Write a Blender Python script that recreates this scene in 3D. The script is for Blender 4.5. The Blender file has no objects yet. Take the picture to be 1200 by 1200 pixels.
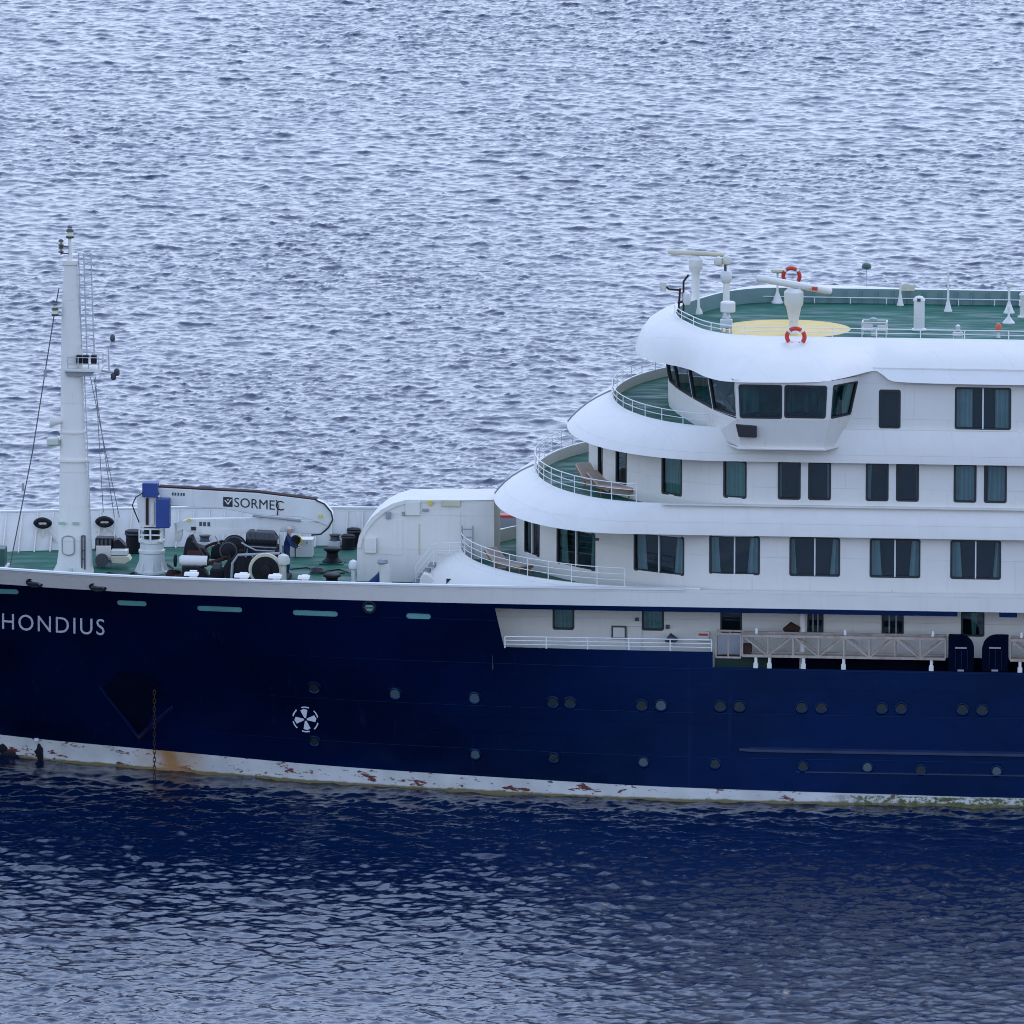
import bpy, math, random
import numpy as np
from mathutils import Matrix, Vector
R = math.radians
random.seed(7)
scene = bpy.context.scene
col = scene.collection

# ------------------------------------------------------------------ camera
DIST, PITCH, YAW, ROLL = 500.0, R(8.9), R(5.0), R(0.15)
TGT = Vector((0, 0, 10.03)); HALF = 600 / 34.0
ct, st, cy, sy = math.cos(PITCH), math.sin(PITCH), math.cos(YAW), math.sin(YAW)
FWD = Vector((-sy * ct, cy * ct, -st))
r0 = Vector((cy, sy, 0)); u0 = Vector((-sy * st, cy * st, ct))
RGT = r0 * math.cos(ROLL) + u0 * math.sin(ROLL)
UPV = u0 * math.cos(ROLL) - r0 * math.sin(ROLL)
CAMP = TGT - FWD * DIST
cam_d = bpy.data.cameras.new('camera'); cam = bpy.data.objects.new('camera', cam_d); col.objects.link(cam)
m = Matrix((RGT, UPV, -FWD)).transposed().to_4x4(); m.translation = CAMP
cam.matrix_world = m
cam_d.sensor_fit = 'HORIZONTAL'; cam_d.angle = 2 * math.atan(HALF / DIST)
cam_d.clip_start = 5; cam_d.clip_end = 20000
scene.camera = cam

# ------------------------------------------------------------------ sky and sun (bright overcast)
SUN_EL, SUN_AZ = R(52), R(158)      # veiled sun high over the far side; azimuth measured from -Y
world = bpy.data.worlds.new('World'); scene.world = world; world.use_nodes = True
wn = world.node_tree; wn.nodes.clear()
wo = wn.nodes.new('ShaderNodeOutputWorld'); bg = wn.nodes.new('ShaderNodeBackground')
sky = wn.nodes.new('ShaderNodeTexSky'); sky.sky_type = 'NISHITA'; sky.sun_disc = False
sky.sun_elevation = SUN_EL; sky.sun_rotation = R(180) - SUN_AZ
sky.air_density = 1.0; sky.dust_density = 2.0; sky.ozone_density = 1.5
mx = wn.nodes.new('ShaderNodeMix'); mx.data_type = 'RGBA'; mx.inputs[0].default_value = 0.80
tc = wn.nodes.new('ShaderNodeTexCoord'); sx = wn.nodes.new('ShaderNodeSeparateXYZ')
cl = wn.nodes.new('ShaderNodeTexNoise'); cl.inputs['Scale'].default_value = 2.4; cl.inputs['Detail'].default_value = 6
# thin high haze: pale towards the horizon, deeper blue overhead, broken by soft cloud
el = wn.nodes.new('ShaderNodeMath'); el.operation = 'MULTIPLY_ADD'; el.inputs[1].default_value = .30
cr = wn.nodes.new('ShaderNodeValToRGB'); e_ = cr.color_ramp.elements
e_[0].position = .06; e_[0].color = (15.8, 19.2, 26.0, 1)
e_[1].position = 1.0; e_[1].color = (3.6, 5.8, 11.4, 1)
n_ = e_.new(.32); n_.color = (12.8, 16.6, 24.8, 1)
n_ = e_.new(.58); n_.color = (8.6, 12.2, 20.2, 1)
wn.links.new(tc.outputs['Generated'], sx.inputs[0]); wn.links.new(tc.outputs['Generated'], cl.inputs['Vector'])
sb = wn.nodes.new('ShaderNodeMath'); sb.operation = 'SUBTRACT'; sb.inputs[1].default_value = .5; wn.links.new(cl.outputs['Fac'], sb.inputs[0])
wn.links.new(sb.outputs[0], el.inputs[0]); wn.links.new(sx.outputs['Z'], el.inputs[2]); wn.links.new(el.outputs[0], cr.inputs['Fac'])
wn.links.new(sky.outputs[0], mx.inputs[6]); wn.links.new(cr.outputs[0], mx.inputs[7])
wn.links.new(mx.outputs[2], bg.inputs['Color']); bg.inputs['Strength'].default_value = 0.10
wn.links.new(bg.outputs[0], wo.inputs[0])
sl = bpy.data.lights.new('sun', 'SUN'); sl.energy = 0.7; sl.angle = R(25); sl.color = (1, .96, .91)
sun = bpy.data.objects.new('sun', sl); col.objects.link(sun)
sd = Vector((math.sin(SUN_AZ) * math.cos(SUN_EL), -math.cos(SUN_AZ) * math.cos(SUN_EL), math.sin(SUN_EL)))
sun.rotation_euler = sd.to_track_quat('Z', 'Y').to_euler(); sun.location = (0, 0, 60)
vs = scene.view_settings; vs.view_transform = 'Standard'; vs.look = 'None'; vs.gamma = 1; vs.exposure = -0.03
vs.use_curve_mapping = False
scene.cycles.use_denoising = True; scene.cycles.filter_width = 1.0
scene.cycles.max_bounces = 6; scene.cycles.transparent_max_bounces = 8
scene.cycles.caustics_reflective = False; scene.cycles.caustics_refractive = False

# ------------------------------------------------------------------ measuring helpers (photograph pixels -> metres)
TF = HALF / DIST
def ray(px, py):
    return FWD + RGT * ((px - 600) / 600 * TF) + UPV * ((600 - py) / 600 * TF)
def at(px, py, y):
    d = ray(px, py); t = (y - CAMP.y) / d.y; p = CAMP + d * t
    return Vector((p.x, y, p.z))
def atz(px, py, z):
    d = ray(px, py); t = (z - CAMP.z) / d.z; p = CAMP + d * t
    return Vector((p.x, p.y, z))
def proj(p):
    v = Vector(p) - CAMP; w = v.dot(FWD)
    return 600 + v.dot(RGT) / w / TF * 600, 600 - v.dot(UPV) / w / TF * 600
S = 1 / 34.0

# ------------------------------------------------------------------ materials
M = {}
def nodes(name):
    mt = bpy.data.materials.new(name); mt.use_nodes = True
    nt = mt.node_tree; b = nt.nodes['Principled BSDF']; M[name] = mt
    return mt, nt, b
def N(nt, kind, **kw):
    n = nt.nodes.new(kind)
    for k, v in kw.items():
        if k in n.inputs: n.inputs[k].default_value = v
        else: setattr(n, k, v)
    return n
def rgb(c): return (c[0], c[1], c[2], 1)
def noise_mix(nt, vec, scale, detail, lo, hi, c0, c1, rough=.5):
    nz = N(nt, 'ShaderNodeTexNoise', Scale=scale, Detail=detail, Roughness=rough)
    nt.links.new(vec, nz.inputs['Vector'])
    rm = N(nt, 'ShaderNodeMapRange'); rm.inputs[1].default_value = lo; rm.inputs[2].default_value = hi
    nt.links.new(nz.outputs['Fac'], rm.inputs[0])
    mixn = N(nt, 'ShaderNodeMix', data_type='RGBA')
    nt.links.new(rm.outputs[0], mixn.inputs[0])
    for sock, c in ((6, c0), (7, c1)):
        if isinstance(c, bpy.types.NodeSocket): nt.links.new(c, mixn.inputs[sock])
        else: mixn.inputs[sock].default_value = rgb(c)
    return mixn.outputs[2], rm.outputs[0], nz
def vecs(nt, scale=(1, 1, 1)):
    g = N(nt, 'ShaderNodeNewGeometry'); mp = N(nt, 'ShaderNodeMapping')
    mp.inputs['Scale'].default_value = scale
    nt.links.new(g.outputs['Position'], mp.inputs['Vector'])
    return mp.outputs[0]
def bump(nt, b, vec, scale, strength, dist, detail=3):
    nz = N(nt, 'ShaderNodeTexNoise', Scale=scale, Detail=detail); nt.links.new(vec, nz.inputs['Vector'])
    bp = N(nt, 'ShaderNodeBump', Strength=strength, Distance=dist)
    nt.links.new(nz.outputs['Fac'], bp.inputs['Height']); nt.links.new(bp.outputs[0], b.inputs['Normal'])
    return bp
def plates(nt, w, h, mortar, depth):
    '''welded plate seams as fine relief'''
    g = N(nt, 'ShaderNodeNewGeometry'); sp2 = N(nt, 'ShaderNodeSeparateXYZ'); nt.links.new(g.outputs['Position'], sp2.inputs[0])
    ma = N(nt, 'ShaderNodeMath', operation='MULTIPLY_ADD'); nt.links.new(sp2.outputs['Y'], ma.inputs[0]); ma.inputs[1].default_value = .7; nt.links.new(sp2.outputs['X'], ma.inputs[2])
    cb = N(nt, 'ShaderNodeCombineXYZ'); nt.links.new(ma.outputs[0], cb.inputs[0]); nt.links.new(sp2.outputs['Z'], cb.inputs[1])
    bk = N(nt, 'ShaderNodeTexBrick'); bk.offset = .5
    for k_, v_ in (('Scale', 1.0), ('Mortar Size', mortar), ('Mortar Smooth', .6), ('Brick Width', w), ('Row Height', h)): bk.inputs[k_].default_value = v_
    nt.links.new(cb.outputs[0], bk.inputs['Vector'])
    bp_ = N(nt, 'ShaderNodeBump', Strength=.6, Distance=depth); nt.links.new(bk.outputs['Fac'], bp_.inputs['Height'])
    return bp_
def paint(name, c, rough=.4, var=.88, streak=None, metal=0, spec=.5, bmp=(0, 0, 0)):
    """paint with blotchy tone and, where given, run-down streaks of another colour"""
    mt, nt, b = nodes(name)
    v = vecs(nt)
    out, _, _ = noise_mix(nt, v, 1.3, 4, .35, .7, c, tuple(x * var for x in c))
    if streak:
        sc, lo, hi, amount = streak
        vs_ = vecs(nt, (5, 5, .35))
        nz = N(nt, 'ShaderNodeTexNoise', Scale=1.0, Detail=5, Roughness=.65); nt.links.new(vs_, nz.inputs['Vector'])
        rm = N(nt, 'ShaderNodeMapRange'); rm.inputs[1].default_value = lo; rm.inputs[2].default_value = hi; rm.inputs[4].default_value = amount
        nt.links.new(nz.outputs['Fac'], rm.inputs[0])
        mi = N(nt, 'ShaderNodeMix', data_type='RGBA'); nt.links.new(rm.outputs[0], mi.inputs[0])
        nt.links.new(out, mi.inputs[6]); mi.inputs[7].default_value = rgb(sc); out = mi.outputs[2]
    nt.links.new(out, b.inputs['Base Color'])
    b.inputs['Roughness'].default_value = rough; b.inputs['Metallic'].default_value = metal
    b.inputs['Specular IOR Level'].default_value = spec
    if bmp[1]:
        b0 = bump(nt, b, v, *bmp)
        if name == 'white': bq = plates(nt, 2.35, 1.22, .010, .012); nt.links.new(b0.outputs[0], bq.inputs['Normal']); nt.links.new(bq.outputs[0], b.inputs['Normal'])
    if name == 'white':        # faint rust weeps
        vw = vecs(nt, (7, 7, .45)); o3, _, _ = noise_mix(nt, vw, 1.0, 5, .70, .84, out, (.38, .26, .16), .6); nt.links.new(o3, b.inputs['Base Color'])
    if name == 'deck_green':   # worn and wet patches
        vw = vecs(nt, (.5, 1.6, 1)); nz = N(nt, 'ShaderNodeTexNoise', Scale=1.1, Detail=5); nt.links.new(vw, nz.inputs['Vector'])
        rm = N(nt, 'ShaderNodeMapRange'); rm.inputs[1].default_value = .42; rm.inputs[2].default_value = .60; rm.inputs[3].default_value = .8; rm.inputs[4].default_value = .45
        nt.links.new(nz.outputs['Fac'], rm.inputs[0]); nt.links.new(rm.outputs[0], b.inputs['Roughness'])
    return mt
paint('white', (.73, .685, .612), .5, .955, ((.60, .57, .54), .55, .78, .45), bmp=(.9, .12, .05))
paint('wing_white', (.73, .685, .612), .5, .95, ((.46, .30, .15), .60, .74, .6))
paint('white_gear', (.68, .67, .63), .4, .88, ((.42, .34, .26), .6, .75, .4))
paint('off_white', (.60, .58, .50), .45, .85, ((.30, .20, .12), .58, .72, .5))
paint('cream', (.62, .56, .40), .5, .85)
paint('rail_white', (.74, .73, .70), .4, .92)
paint('deck_green', (.010, .120, .080), .62, .6, ((.03, .10, .075), .5, .75, .5), spec=.22, bmp=(4, .2, .02))
paint('bulwark_green', (.16, .25, .23), .5, .85)
paint('black_gear', (.009, .010, .014), .6, .7, ((.06, .03, .02), .55, .7, .5), spec=.22)
paint('dark_grey', (.06, .065, .075), .5, .8)
paint('mid_grey', (.30, .31, .33), .5, .85, ((.25, .16, .10), .6, .75, .5))
paint('crane_blue', (.008, .045, .22), .45, .75)
paint('cloth_blue', (.008, .028, .11), .85, .7)
paint('rust_gear', (.055, .028, .022), .85, .5, spec=.2)
paint('seal_dark', (.02, .022, .025), .6, .8)
paint('gangway_metal', (.42, .35, .29), .6, .75, ((.30, .15, .08), .5, .68, .75))
paint('circle_yellow', (.74, .50, .11), .5, .9)
paint('ring_red', (.62, .045, .025), .45, .85)
paint('beacon_red', (.75, .10, .03), .4, .9)
paint('teal_slot', (.14, .36, .33), .5, .8)
paint('mark_white', (.68, .69, .74), .5, .85)
paint('mark_black', (.010, .010, .012), .5, .8)
paint('mark_green', (.33, .46, .34), .5, .9)
paint('curtain', (.36, .44, .43), .9, .8)
paint('skin', (.55, .33, .25), .6, .95)
paint('helmet', (.58, .50, .47), .3, .95)
paint('lounger_cloth', (.55, .43, .34), .85, .8)
paint('wood', (.30, .16, .08), .6, .7)
paint('room_dark', (.018, .036, .052), .95, .8, spec=.05)
paint('bridge_room', (.05, .13, .15), .9, .12, ((.10, .24, .25), .5, .62, .8), spec=.05)
paint('highlight_navy', (.016, .028, .075), .35, .7)  # paler navy: sky highlight on the strakes put into their colour
paint('kick_green', (.012, .05, .04), .7, .7)
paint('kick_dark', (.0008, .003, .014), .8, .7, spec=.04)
paint('yellow', (.70, .55, .05), .5, .9)
paint('lattice', (.46, .47, .48), .5, .9)
paint('cap_green', (.03, .09, .07), .5, .9)
paint('lamp_glass', (.75, .70, .45), .15, .95)
paint('blue_trim', (.0015, .010, .065), .35, .85)

# hull navy: glossy, faint plate unevenness, salt streaks
mt, nt, b = nodes('navy')
v = vecs(nt)
o1, _, _ = noise_mix(nt, vecs(nt, (1, 1, 1.6)), .16, 5, .38, .66, (.0003, .0024, .014), (.0004, .0050, .034))
vs2 = vecs(nt, (3.0, 3.0, .12))
o2, _, _ = noise_mix(nt, vs2, 1.0, 6, .62, .85, o1, (.008, .015, .045), .65)
nt.links.new(o2, b.inputs['Base Color']); b.inputs['Roughness'].default_value = .20
b.inputs['Specular IOR Level'].default_value = .62; b.inputs['Specular Tint'].default_value = (.14, .36, 1, 1)
wv = N(nt, 'ShaderNodeTexNoise', Scale=.7, Detail=2); nt.links.new(v, wv.inputs['Vector'])
bp = N(nt, 'ShaderNodeBump', Strength=.35, Distance=.05); nt.links.new(wv.outputs['Fac'], bp.inputs['Height'])
bq = plates(nt, 3.1, 1.55, .012, .004); nt.links.new(bp.outputs[0], bq.inputs['Normal']); nt.links.new(bq.outputs[0], b.inputs['Normal'])

# boot topping: white, rust patches, algae near the water
mt, nt, b = nodes('boot_top')
v = vecs(nt)
o1, _, _ = noise_mix(nt, v, 1.0, 4, .3, .7, (.60, .59, .56), (.46, .45, .42))
vr = vecs(nt, (1.1, 1.1, 3.2))
o2, _, _ = noise_mix(nt, vr, .8, 6, .590, .615, o1, (.11, .022, .020), .70)
vr3 = vecs(nt, (1.6, 1.6, 4.0))
o2, _, _ = noise_mix(nt, vr3, 1.7, 6, .625, .64, o2, (.016, .014, .012), .7)
sp = N(nt, 'ShaderNodeSeparateXYZ'); g = N(nt, 'ShaderNodeNewGeometry'); nt.links.new(g.outputs['Position'], sp.inputs[0])
# stain right above the water surface
nz = N(nt, 'ShaderNodeTexNoise', Scale=2.5, Detail=5); nt.links.new(v, nz.inputs['Vector'])
ad = N(nt, 'ShaderNodeMath', operation='MULTIPLY_ADD'); nt.links.new(nz.outputs['Fac'], ad.inputs[0]); ad.inputs[1].default_value = -.13; nt.links.new(sp.outputs['Z'], ad.inputs[2])
rm = N(nt, 'ShaderNodeMapRange'); rm.inputs[1].default_value = .0; rm.inputs[2].default_value = .06; rm.inputs[3].default_value = 1; rm.inputs[4].default_value = 0
nt.links.new(ad.outputs[0], rm.inputs[0])
mi = N(nt, 'ShaderNodeMix', data_type='RGBA'); nt.links.new(rm.outputs[0], mi.inputs[0]); nt.links.new(o2, mi.inputs[6]); mi.inputs[7].default_value = (.16, .13, .055, 1)
# green weed along the after part
wx = N(nt, 'ShaderNodeMapRange'); wx.inputs[1].default_value = 10.8; wx.inputs[2].default_value = 12.2; nt.links.new(sp.outputs['X'], wx.inputs[0])
vg = vecs(nt, (1.8, 1.8, 3)); ng = N(nt, 'ShaderNodeTexNoise', Scale=2.2, Detail=6, Roughness=.7); nt.links.new(vg, ng.inputs['Vector'])
rg = N(nt, 'ShaderNodeMapRange'); rg.inputs[1].default_value = .45; rg.inputs[2].default_value = .54; nt.links.new(ng.outputs['Fac'], rg.inputs[0])
zt = N(nt, 'ShaderNodeMapRange'); zt.inputs[1].default_value = .30; zt.inputs[2].default_value = .36; zt.inputs[3].default_value = 1; zt.inputs[4].default_value = 0; nt.links.new(sp.outputs['Z'], zt.inputs[0])
m1 = N(nt, 'ShaderNodeMath', operation='MULTIPLY'); nt.links.new(wx.outputs[0], m1.inputs[0]); nt.links.new(rg.outputs[0], m1.inputs[1])
m2 = N(nt, 'ShaderNodeMath', operation='MULTIPLY'); nt.links.new(m1.outputs[0], m2.inputs[0]); nt.links.new(zt.outputs[0], m2.inputs[1])
mj = N(nt, 'ShaderNodeMix', data_type='RGBA'); nt.links.new(m2.outputs[0], mj.inputs[0]); nt.links.new(mi.outputs[2], mj.inputs[6]); mj.inputs[7].default_value = (.075, .085, .018, 1)
# rust washed off the anchor chain
dx = N(nt, 'ShaderNodeMath', operation='SUBTRACT'); nt.links.new(sp.outputs['X'], dx.inputs[0]); dx.inputs[1].default_value = -12.25
ab = N(nt, 'ShaderNodeMath', operation='ABSOLUTE'); nt.links.new(dx.outputs[0], ab.inputs[0])
rr = N(nt, 'ShaderNodeMapRange'); rr.inputs[1].default_value = .15; rr.inputs[2].default_value = 1.5; rr.inputs[3].default_value = 1.6; rr.inputs[4].default_value = 0; nt.links.new(ab.outputs[0], rr.inputs[0])
nr = N(nt, 'ShaderNodeTexNoise', Scale=1.8, Detail=5); nt.links.new(v, nr.inputs['Vector'])
mr = N(nt, 'ShaderNodeMath', operation='MULTIPLY'); nt.links.new(rr.outputs[0], mr.inputs[0]); nt.links.new(nr.outputs['Fac'], mr.inputs[1])
mk = N(nt, 'ShaderNodeMix', data_type='RGBA'); nt.links.new(mr.outputs[0], mk.inputs[0]); nt.links.new(mj.outputs[2], mk.inputs[6]); mk.inputs[7].default_value = (.34, .17, .06, 1)
nt.links.new(mk.outputs[2], b.inputs['Base Color']); b.inputs['Roughness'].default_value = .55

# window glass: thin pane, mirror by angle over a dark room
def glass(name, tint, refl):
    mt, nt, b = nodes(name); nt.nodes.remove(b)
    out = nt.nodes['Material Output']
    tr = N(nt, 'ShaderNodeBsdfTransparent'); tr.inputs[0].default_value = rgb(tint)
    gl = N(nt, 'ShaderNodeBsdfGlossy', Roughness=.03)
    gl.inputs[0].default_value = (.75, .9, 1, 1)
    fr = N(nt, 'ShaderNodeFresnel', IOR=1.5)
    ma = N(nt, 'ShaderNodeMath', operation='MULTIPLY_ADD'); nt.links.new(fr.outputs[0], ma.inputs[0]); ma.inputs[1].default_value = .75; ma.inputs[2].default_value = refl
    ms = N(nt, 'ShaderNodeMixShader'); nt.links.new(ma.outputs[0], ms.inputs[0]); nt.links.new(tr.outputs[0], ms.inputs[1]); nt.links.new(gl.outputs[0], ms.inputs[2])
    nt.links.new(ms.outputs[0], out.inputs[0])
glass('glass', (.62, .76, .80), .012)
glass('glass_green', (.45, .70, .66), .035)

# sea water
mt, nt, b = nodes('sea_water')
b.inputs['Base Color'].default_value = (.0008, .0080, .034, 1); b.inputs['Roughness'].default_value = .06
b.inputs['IOR'].default_value = 1.34
v = vecs(nt); v2 = vecs(nt, (1.0, .8, 1))
n1 = N(nt, 'ShaderNodeTexNoise', Scale=4.2, Detail=6, Roughness=.68); nt.links.new(v, n1.inputs['Vector'])
n2 = N(nt, 'ShaderNodeTexNoise', Scale=7.0, Detail=3, Roughness=.6); nt.links.new(v2, n2.inputs['Vector'])
b1 = N(nt, 'ShaderNodeBump', Strength=1.0, Distance=.010); nt.links.new(n1.outputs['Fac'], b1.inputs['Height'])
b2 = N(nt, 'ShaderNodeBump', Strength=1.0, Distance=.002); nt.links.new(n2.outputs['Fac'], b2.inputs['Height']); nt.links.new(b1.outputs[0], b2.inputs['Normal'])
nt.links.new(b2.outputs[0], b.inputs['Normal'])

# ------------------------------------------------------------------ object helpers
def wloc(o):
    p = Vector((0, 0, 0))
    while o: p = p + o.location; o = o.parent
    return p
def tag(o, label=None, cat=None, group=None, kind=None):
    if label: o['label'] = label
    if cat: o['category'] = cat
    if group: o['group'] = group
    if kind: o['kind'] = kind
    return o
def thing(name, loc, label, cat, group=None):
    o = bpy.data.objects.new(name, None); o.empty_display_size = .3; col.objects.link(o); o.location = loc
    return tag(o, label, cat, group)
def inst(name, mesh, parent, loc, rz=0, rx=0):
    o = bpy.data.objects.new(name, mesh); col.objects.link(o); o.parent = parent
    o.location = Vector(loc) - (wloc(parent) if parent else Vector((0, 0, 0))); o.rotation_euler = (rx, 0, rz)
    return o
def copy_tree(o, parent=None):
    c = o.copy(); col.objects.link(c); c.parent = parent
    for ch in [x for x in o.children]: copy_tree(ch, c)
    return c
def basis(d):
    d = Vector(d).normalized(); a = Vector((0, 0, 1)) if abs(d.z) < .9 else Vector((1, 0, 0))
    s = d.cross(a).normalized(); return d, s, s.cross(d)
class MB:
    def __init__(s): s.v = []; s.f = []
    def add(s, vs, fs):
        k = len(s.v); s.v += [tuple(p) for p in vs]; s.f += [tuple(i + k for i in f) for f in fs]; return s
    def hexa(s, p):      # 8 points: bottom ring 0-3, top ring 4-7
        return s.add(p, [(3, 2, 1, 0), (4, 5, 6, 7), (0, 1, 5, 4), (1, 2, 6, 5), (2, 3, 7, 6), (3, 0, 4, 7)])
    def box(s, c, d, rz=0):
        c = Vector(c); x, y, z = d[0] / 2, d[1] / 2, d[2] / 2
        q = Matrix.Rotation(rz, 3, 'Z')
        return s.hexa([c + q @ Vector(p) for p in ((-x, -y, -z), (x, -y, -z), (x, y, -z), (-x, y, -z), (-x, -y, z), (x, -y, z), (x, y, z), (-x, y, z))])
    def bar(s, a, b_, w, h=None):
        h = h or w; d, u, t = basis(Vector(b_) - Vector(a)); a = Vector(a); b_ = Vector(b_)
        u = u * w / 2; t = t * h / 2
        return s.hexa([a - u - t, a + u - t, a + u + t, a - u + t, b_ - u - t, b_ + u - t, b_ + u + t, b_ - u + t])
    def cyl(s, a, b_, r, r2=None, n=14):
        return s.tubes([(a, r), (b_, r if r2 is None else r2)], n)
    def tubes(s, pr, n=10, cap=True):
        pr = [(Vector(p), r) for p, r in pr]; k = len(s.v); vs = []; fs = []
        fixed = None
        for i, (p, r) in enumerate(pr):
            d = pr[min(i + 1, len(pr) - 1)][0] - pr[max(i - 1, 0)][0]
            d = d.normalized()
            if fixed is None: _, u, t = basis(d)
            else:
                u = (fixed - d * fixed.dot(d)).normalized(); t = u.cross(d)
            fixed = u
            for j in range(n):
                a = 2 * math.pi * j / n; vs.append(p + (u * math.cos(a) + t * math.sin(a)) * r)
        for i in range(len(pr) - 1):
            for j in range(n):
                j2 = (j + 1) % n; fs.append((i * n + j, i * n + j2, (i + 1) * n + j2, (i + 1) * n + j))
        if cap: fs.append(tuple(range(n))[::-1]); fs.append(tuple((len(pr) - 1) * n + j for j in range(n)))
        return s.add(vs, fs)
    def tube(s, path, r, n=8): return s.tubes([(p, r) for p in path], n)
    def lathe(s, c, prof, n=20, axis=(0, 0, 1)):      # prof: (radius, height)
        d, u, t = basis(axis); c = Vector(c); vs = []; fs = []
        for r, h in prof:
            for j in range(n):
                a = 2 * math.pi * j / n; vs.append(c + d * h + (u * math.cos(a) + t * math.sin(a)) * r)
        for i in range(len(prof) - 1):
            for j in range(n):
                j2 = (j + 1) % n; fs.append((i * n + j, i * n + j2, (i + 1) * n + j2, (i + 1) * n + j))
        fs.append(tuple(range(n))[::-1]); fs.append(tuple((len(prof) - 1) * n + j for j in range(n)))
        return s.add(vs, fs)
    def torus(s, c, R_, r, axis=(0, 0, 1), n=28, k=10, a0=0, a1=2 * math.pi, sx=1, sz=1):
        d, u, t = basis(axis); c = Vector(c); full = abs(a1 - a0 - 2 * math.pi) < 1e-4
        m_ = n if full else n + 1; vs = []; fs = []
        for i in range(m_):
            a = a0 + (a1 - a0) * i / n; o = u * math.cos(a) * sx + t * math.sin(a) * sz
            for j in range(k):
                b_ = 2 * math.pi * j / k; vs.append(c + o * R_ + (o.normalized() * math.cos(b_) + d * math.sin(b_)) * r)
        for i in range(n):
            i2 = (i + 1) % m_
            for j in range(k):
                j2 = (j + 1) % k; fs.append((i * k + j, i * k + j2, i2 * k + j2, i2 * k + j))
        if not full: fs.append(tuple(range(k))[::-1]); fs.append(tuple(n * k + j for j in range(k)))
        return s.add(vs, fs)
    def prism(s, poly, d):          # poly: 3D points of one face, d: extrusion vector
        n = len(poly); d = Vector(d); vs = [Vector(p) for p in poly] + [Vector(p) + d for p in poly]
        fs = [tuple(range(n))[::-1], tuple(range(n, 2 * n))] + [(i, (i + 1) % n, n + (i + 1) % n, n + i) for i in range(n)]
        return s.add(vs, fs)
    def strips(s, rows, closed=False):
        n = len(rows[0]); fs = []
        for i in range(len(rows) - 1):
            for j in range(n - (0 if closed else 1)):
                j2 = (j + 1) % n; fs.append((i * n + j, i * n + j2, (i + 1) * n + j2, (i + 1) * n + j))
        return s.add([p for r in rows for p in r], fs)
    def mesh(s, name, mat, smooth=True, angle=38, off=Vector((0, 0, 0))):
        me = bpy.data.meshes.new(name); me.from_pydata([Vector(p) - off for p in s.v], [], s.f)
        me.materials.append(M[mat] if isinstance(mat, str) else mat)
        if smooth: me.shade_smooth(); me.set_sharp_from_angle(angle=R(angle))
        me.update(); return me
    def build(s, name, mat, parent=None, smooth=True, angle=38, bevel=0, fix=True):
        off = wloc(parent) if parent else Vector((0, 0, 0))
        me = s.mesh(name, mat, smooth, angle, off)
        if fix:
            import bmesh
            bm = bmesh.new(); bm.from_mesh(me); bmesh.ops.recalc_face_normals(bm, faces=bm.faces); bm.to_mesh(me); bm.free()
        o = bpy.data.objects.new(name, me); col.objects.link(o); o.parent = parent
        if bevel:
            bv = o.modifiers.new('bevel', 'BEVEL'); bv.width = bevel; bv.segments = 2; bv.limit_method = 'ANGLE'; bv.angle_limit = R(40)
        return o
def pchip(xs, ys):
    xs = np.array(xs, float); ys = np.array(ys, float); h = np.diff(xs); dl = np.diff(ys) / h
    d = np.zeros_like(ys); d[0] = dl[0]; d[-1] = dl[-1]
    for i in range(1, len(xs) - 1):
        if dl[i - 1] * dl[i] > 0:
            w1 = 2 * h[i] + h[i - 1]; w2 = h[i] + 2 * h[i - 1]; d[i] = (w1 + w2) / (w1 / dl[i - 1] + w2 / dl[i])
    def f(x):
        x = min(max(x, xs[0]), xs[-1]); i = min(max(int(np.searchsorted(xs, x)) - 1, 0), len(h) - 1)
        t = (x - xs[i]) / h[i]; t2 = t * t; t3 = t2 * t
        return float((2 * t3 - 3 * t2 + 1) * ys[i] + (t3 - 2 * t2 + t) * h[i] * d[i] + (-2 * t3 + 3 * t2) * ys[i + 1] + (t3 - t2) * h[i] * d[i + 1])
    return f

# ------------------------------------------------------------------ the sea
def fft_tile(n, L, lam_peak, lam_min, rms_slope, seed, wind, iso):
    rng = np.random.default_rng(seed)
    k1 = 2 * np.pi * np.fft.fftfreq(n, L / n); kx, ky = np.meshgrid(k1, k1, indexing='ij')
    k = np.hypot(kx, ky); k[0, 0] = 1
    kp = 2 * np.pi / lam_peak; km = 2 * np.pi / lam_min
    sp_ = k ** -3.55 * np.exp(-1.0 * (kp / k) ** 2) * np.exp(-(k / km) ** 2)
    c = (kx * math.cos(wind) + ky * math.sin(wind)) / k
    sp_ *= iso + (1 - iso) * c ** 2
    a = np.sqrt(sp_) * (rng.normal(size=k.shape) + 1j * rng.normal(size=k.shape)); a[0, 0] = 0
    h = np.fft.ifft2(a).real; gx = np.fft.ifft2(1j * kx * a).real; gy = np.fft.ifft2(1j * ky * a).real
    f = rms_slope / math.sqrt((gx ** 2 + gy ** 2).mean())
    dx = np.fft.ifft2(1j * kx / k * a).real * f; dy = np.fft.ifft2(1j * ky / k * a).real * f
    return h * f, dx, dy
def sample(tile, L, x, y):
    n = tile.shape[0]; fx = (x / L * n) % n; fy = (y / L * n) % n
    i = np.floor(fx).astype(int) % n; j = np.floor(fy).astype(int) % n; u = fx - np.floor(fx); w = fy - np.floor(fy)
    i2 = (i + 1) % n; j2 = (j + 1) % n
    return tile[i, j] * (1 - u) * (1 - w) + tile[i2, j] * u * (1 - w) + tile[i, j2] * (1 - u) * w + tile[i2, j2] * u * w
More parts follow.
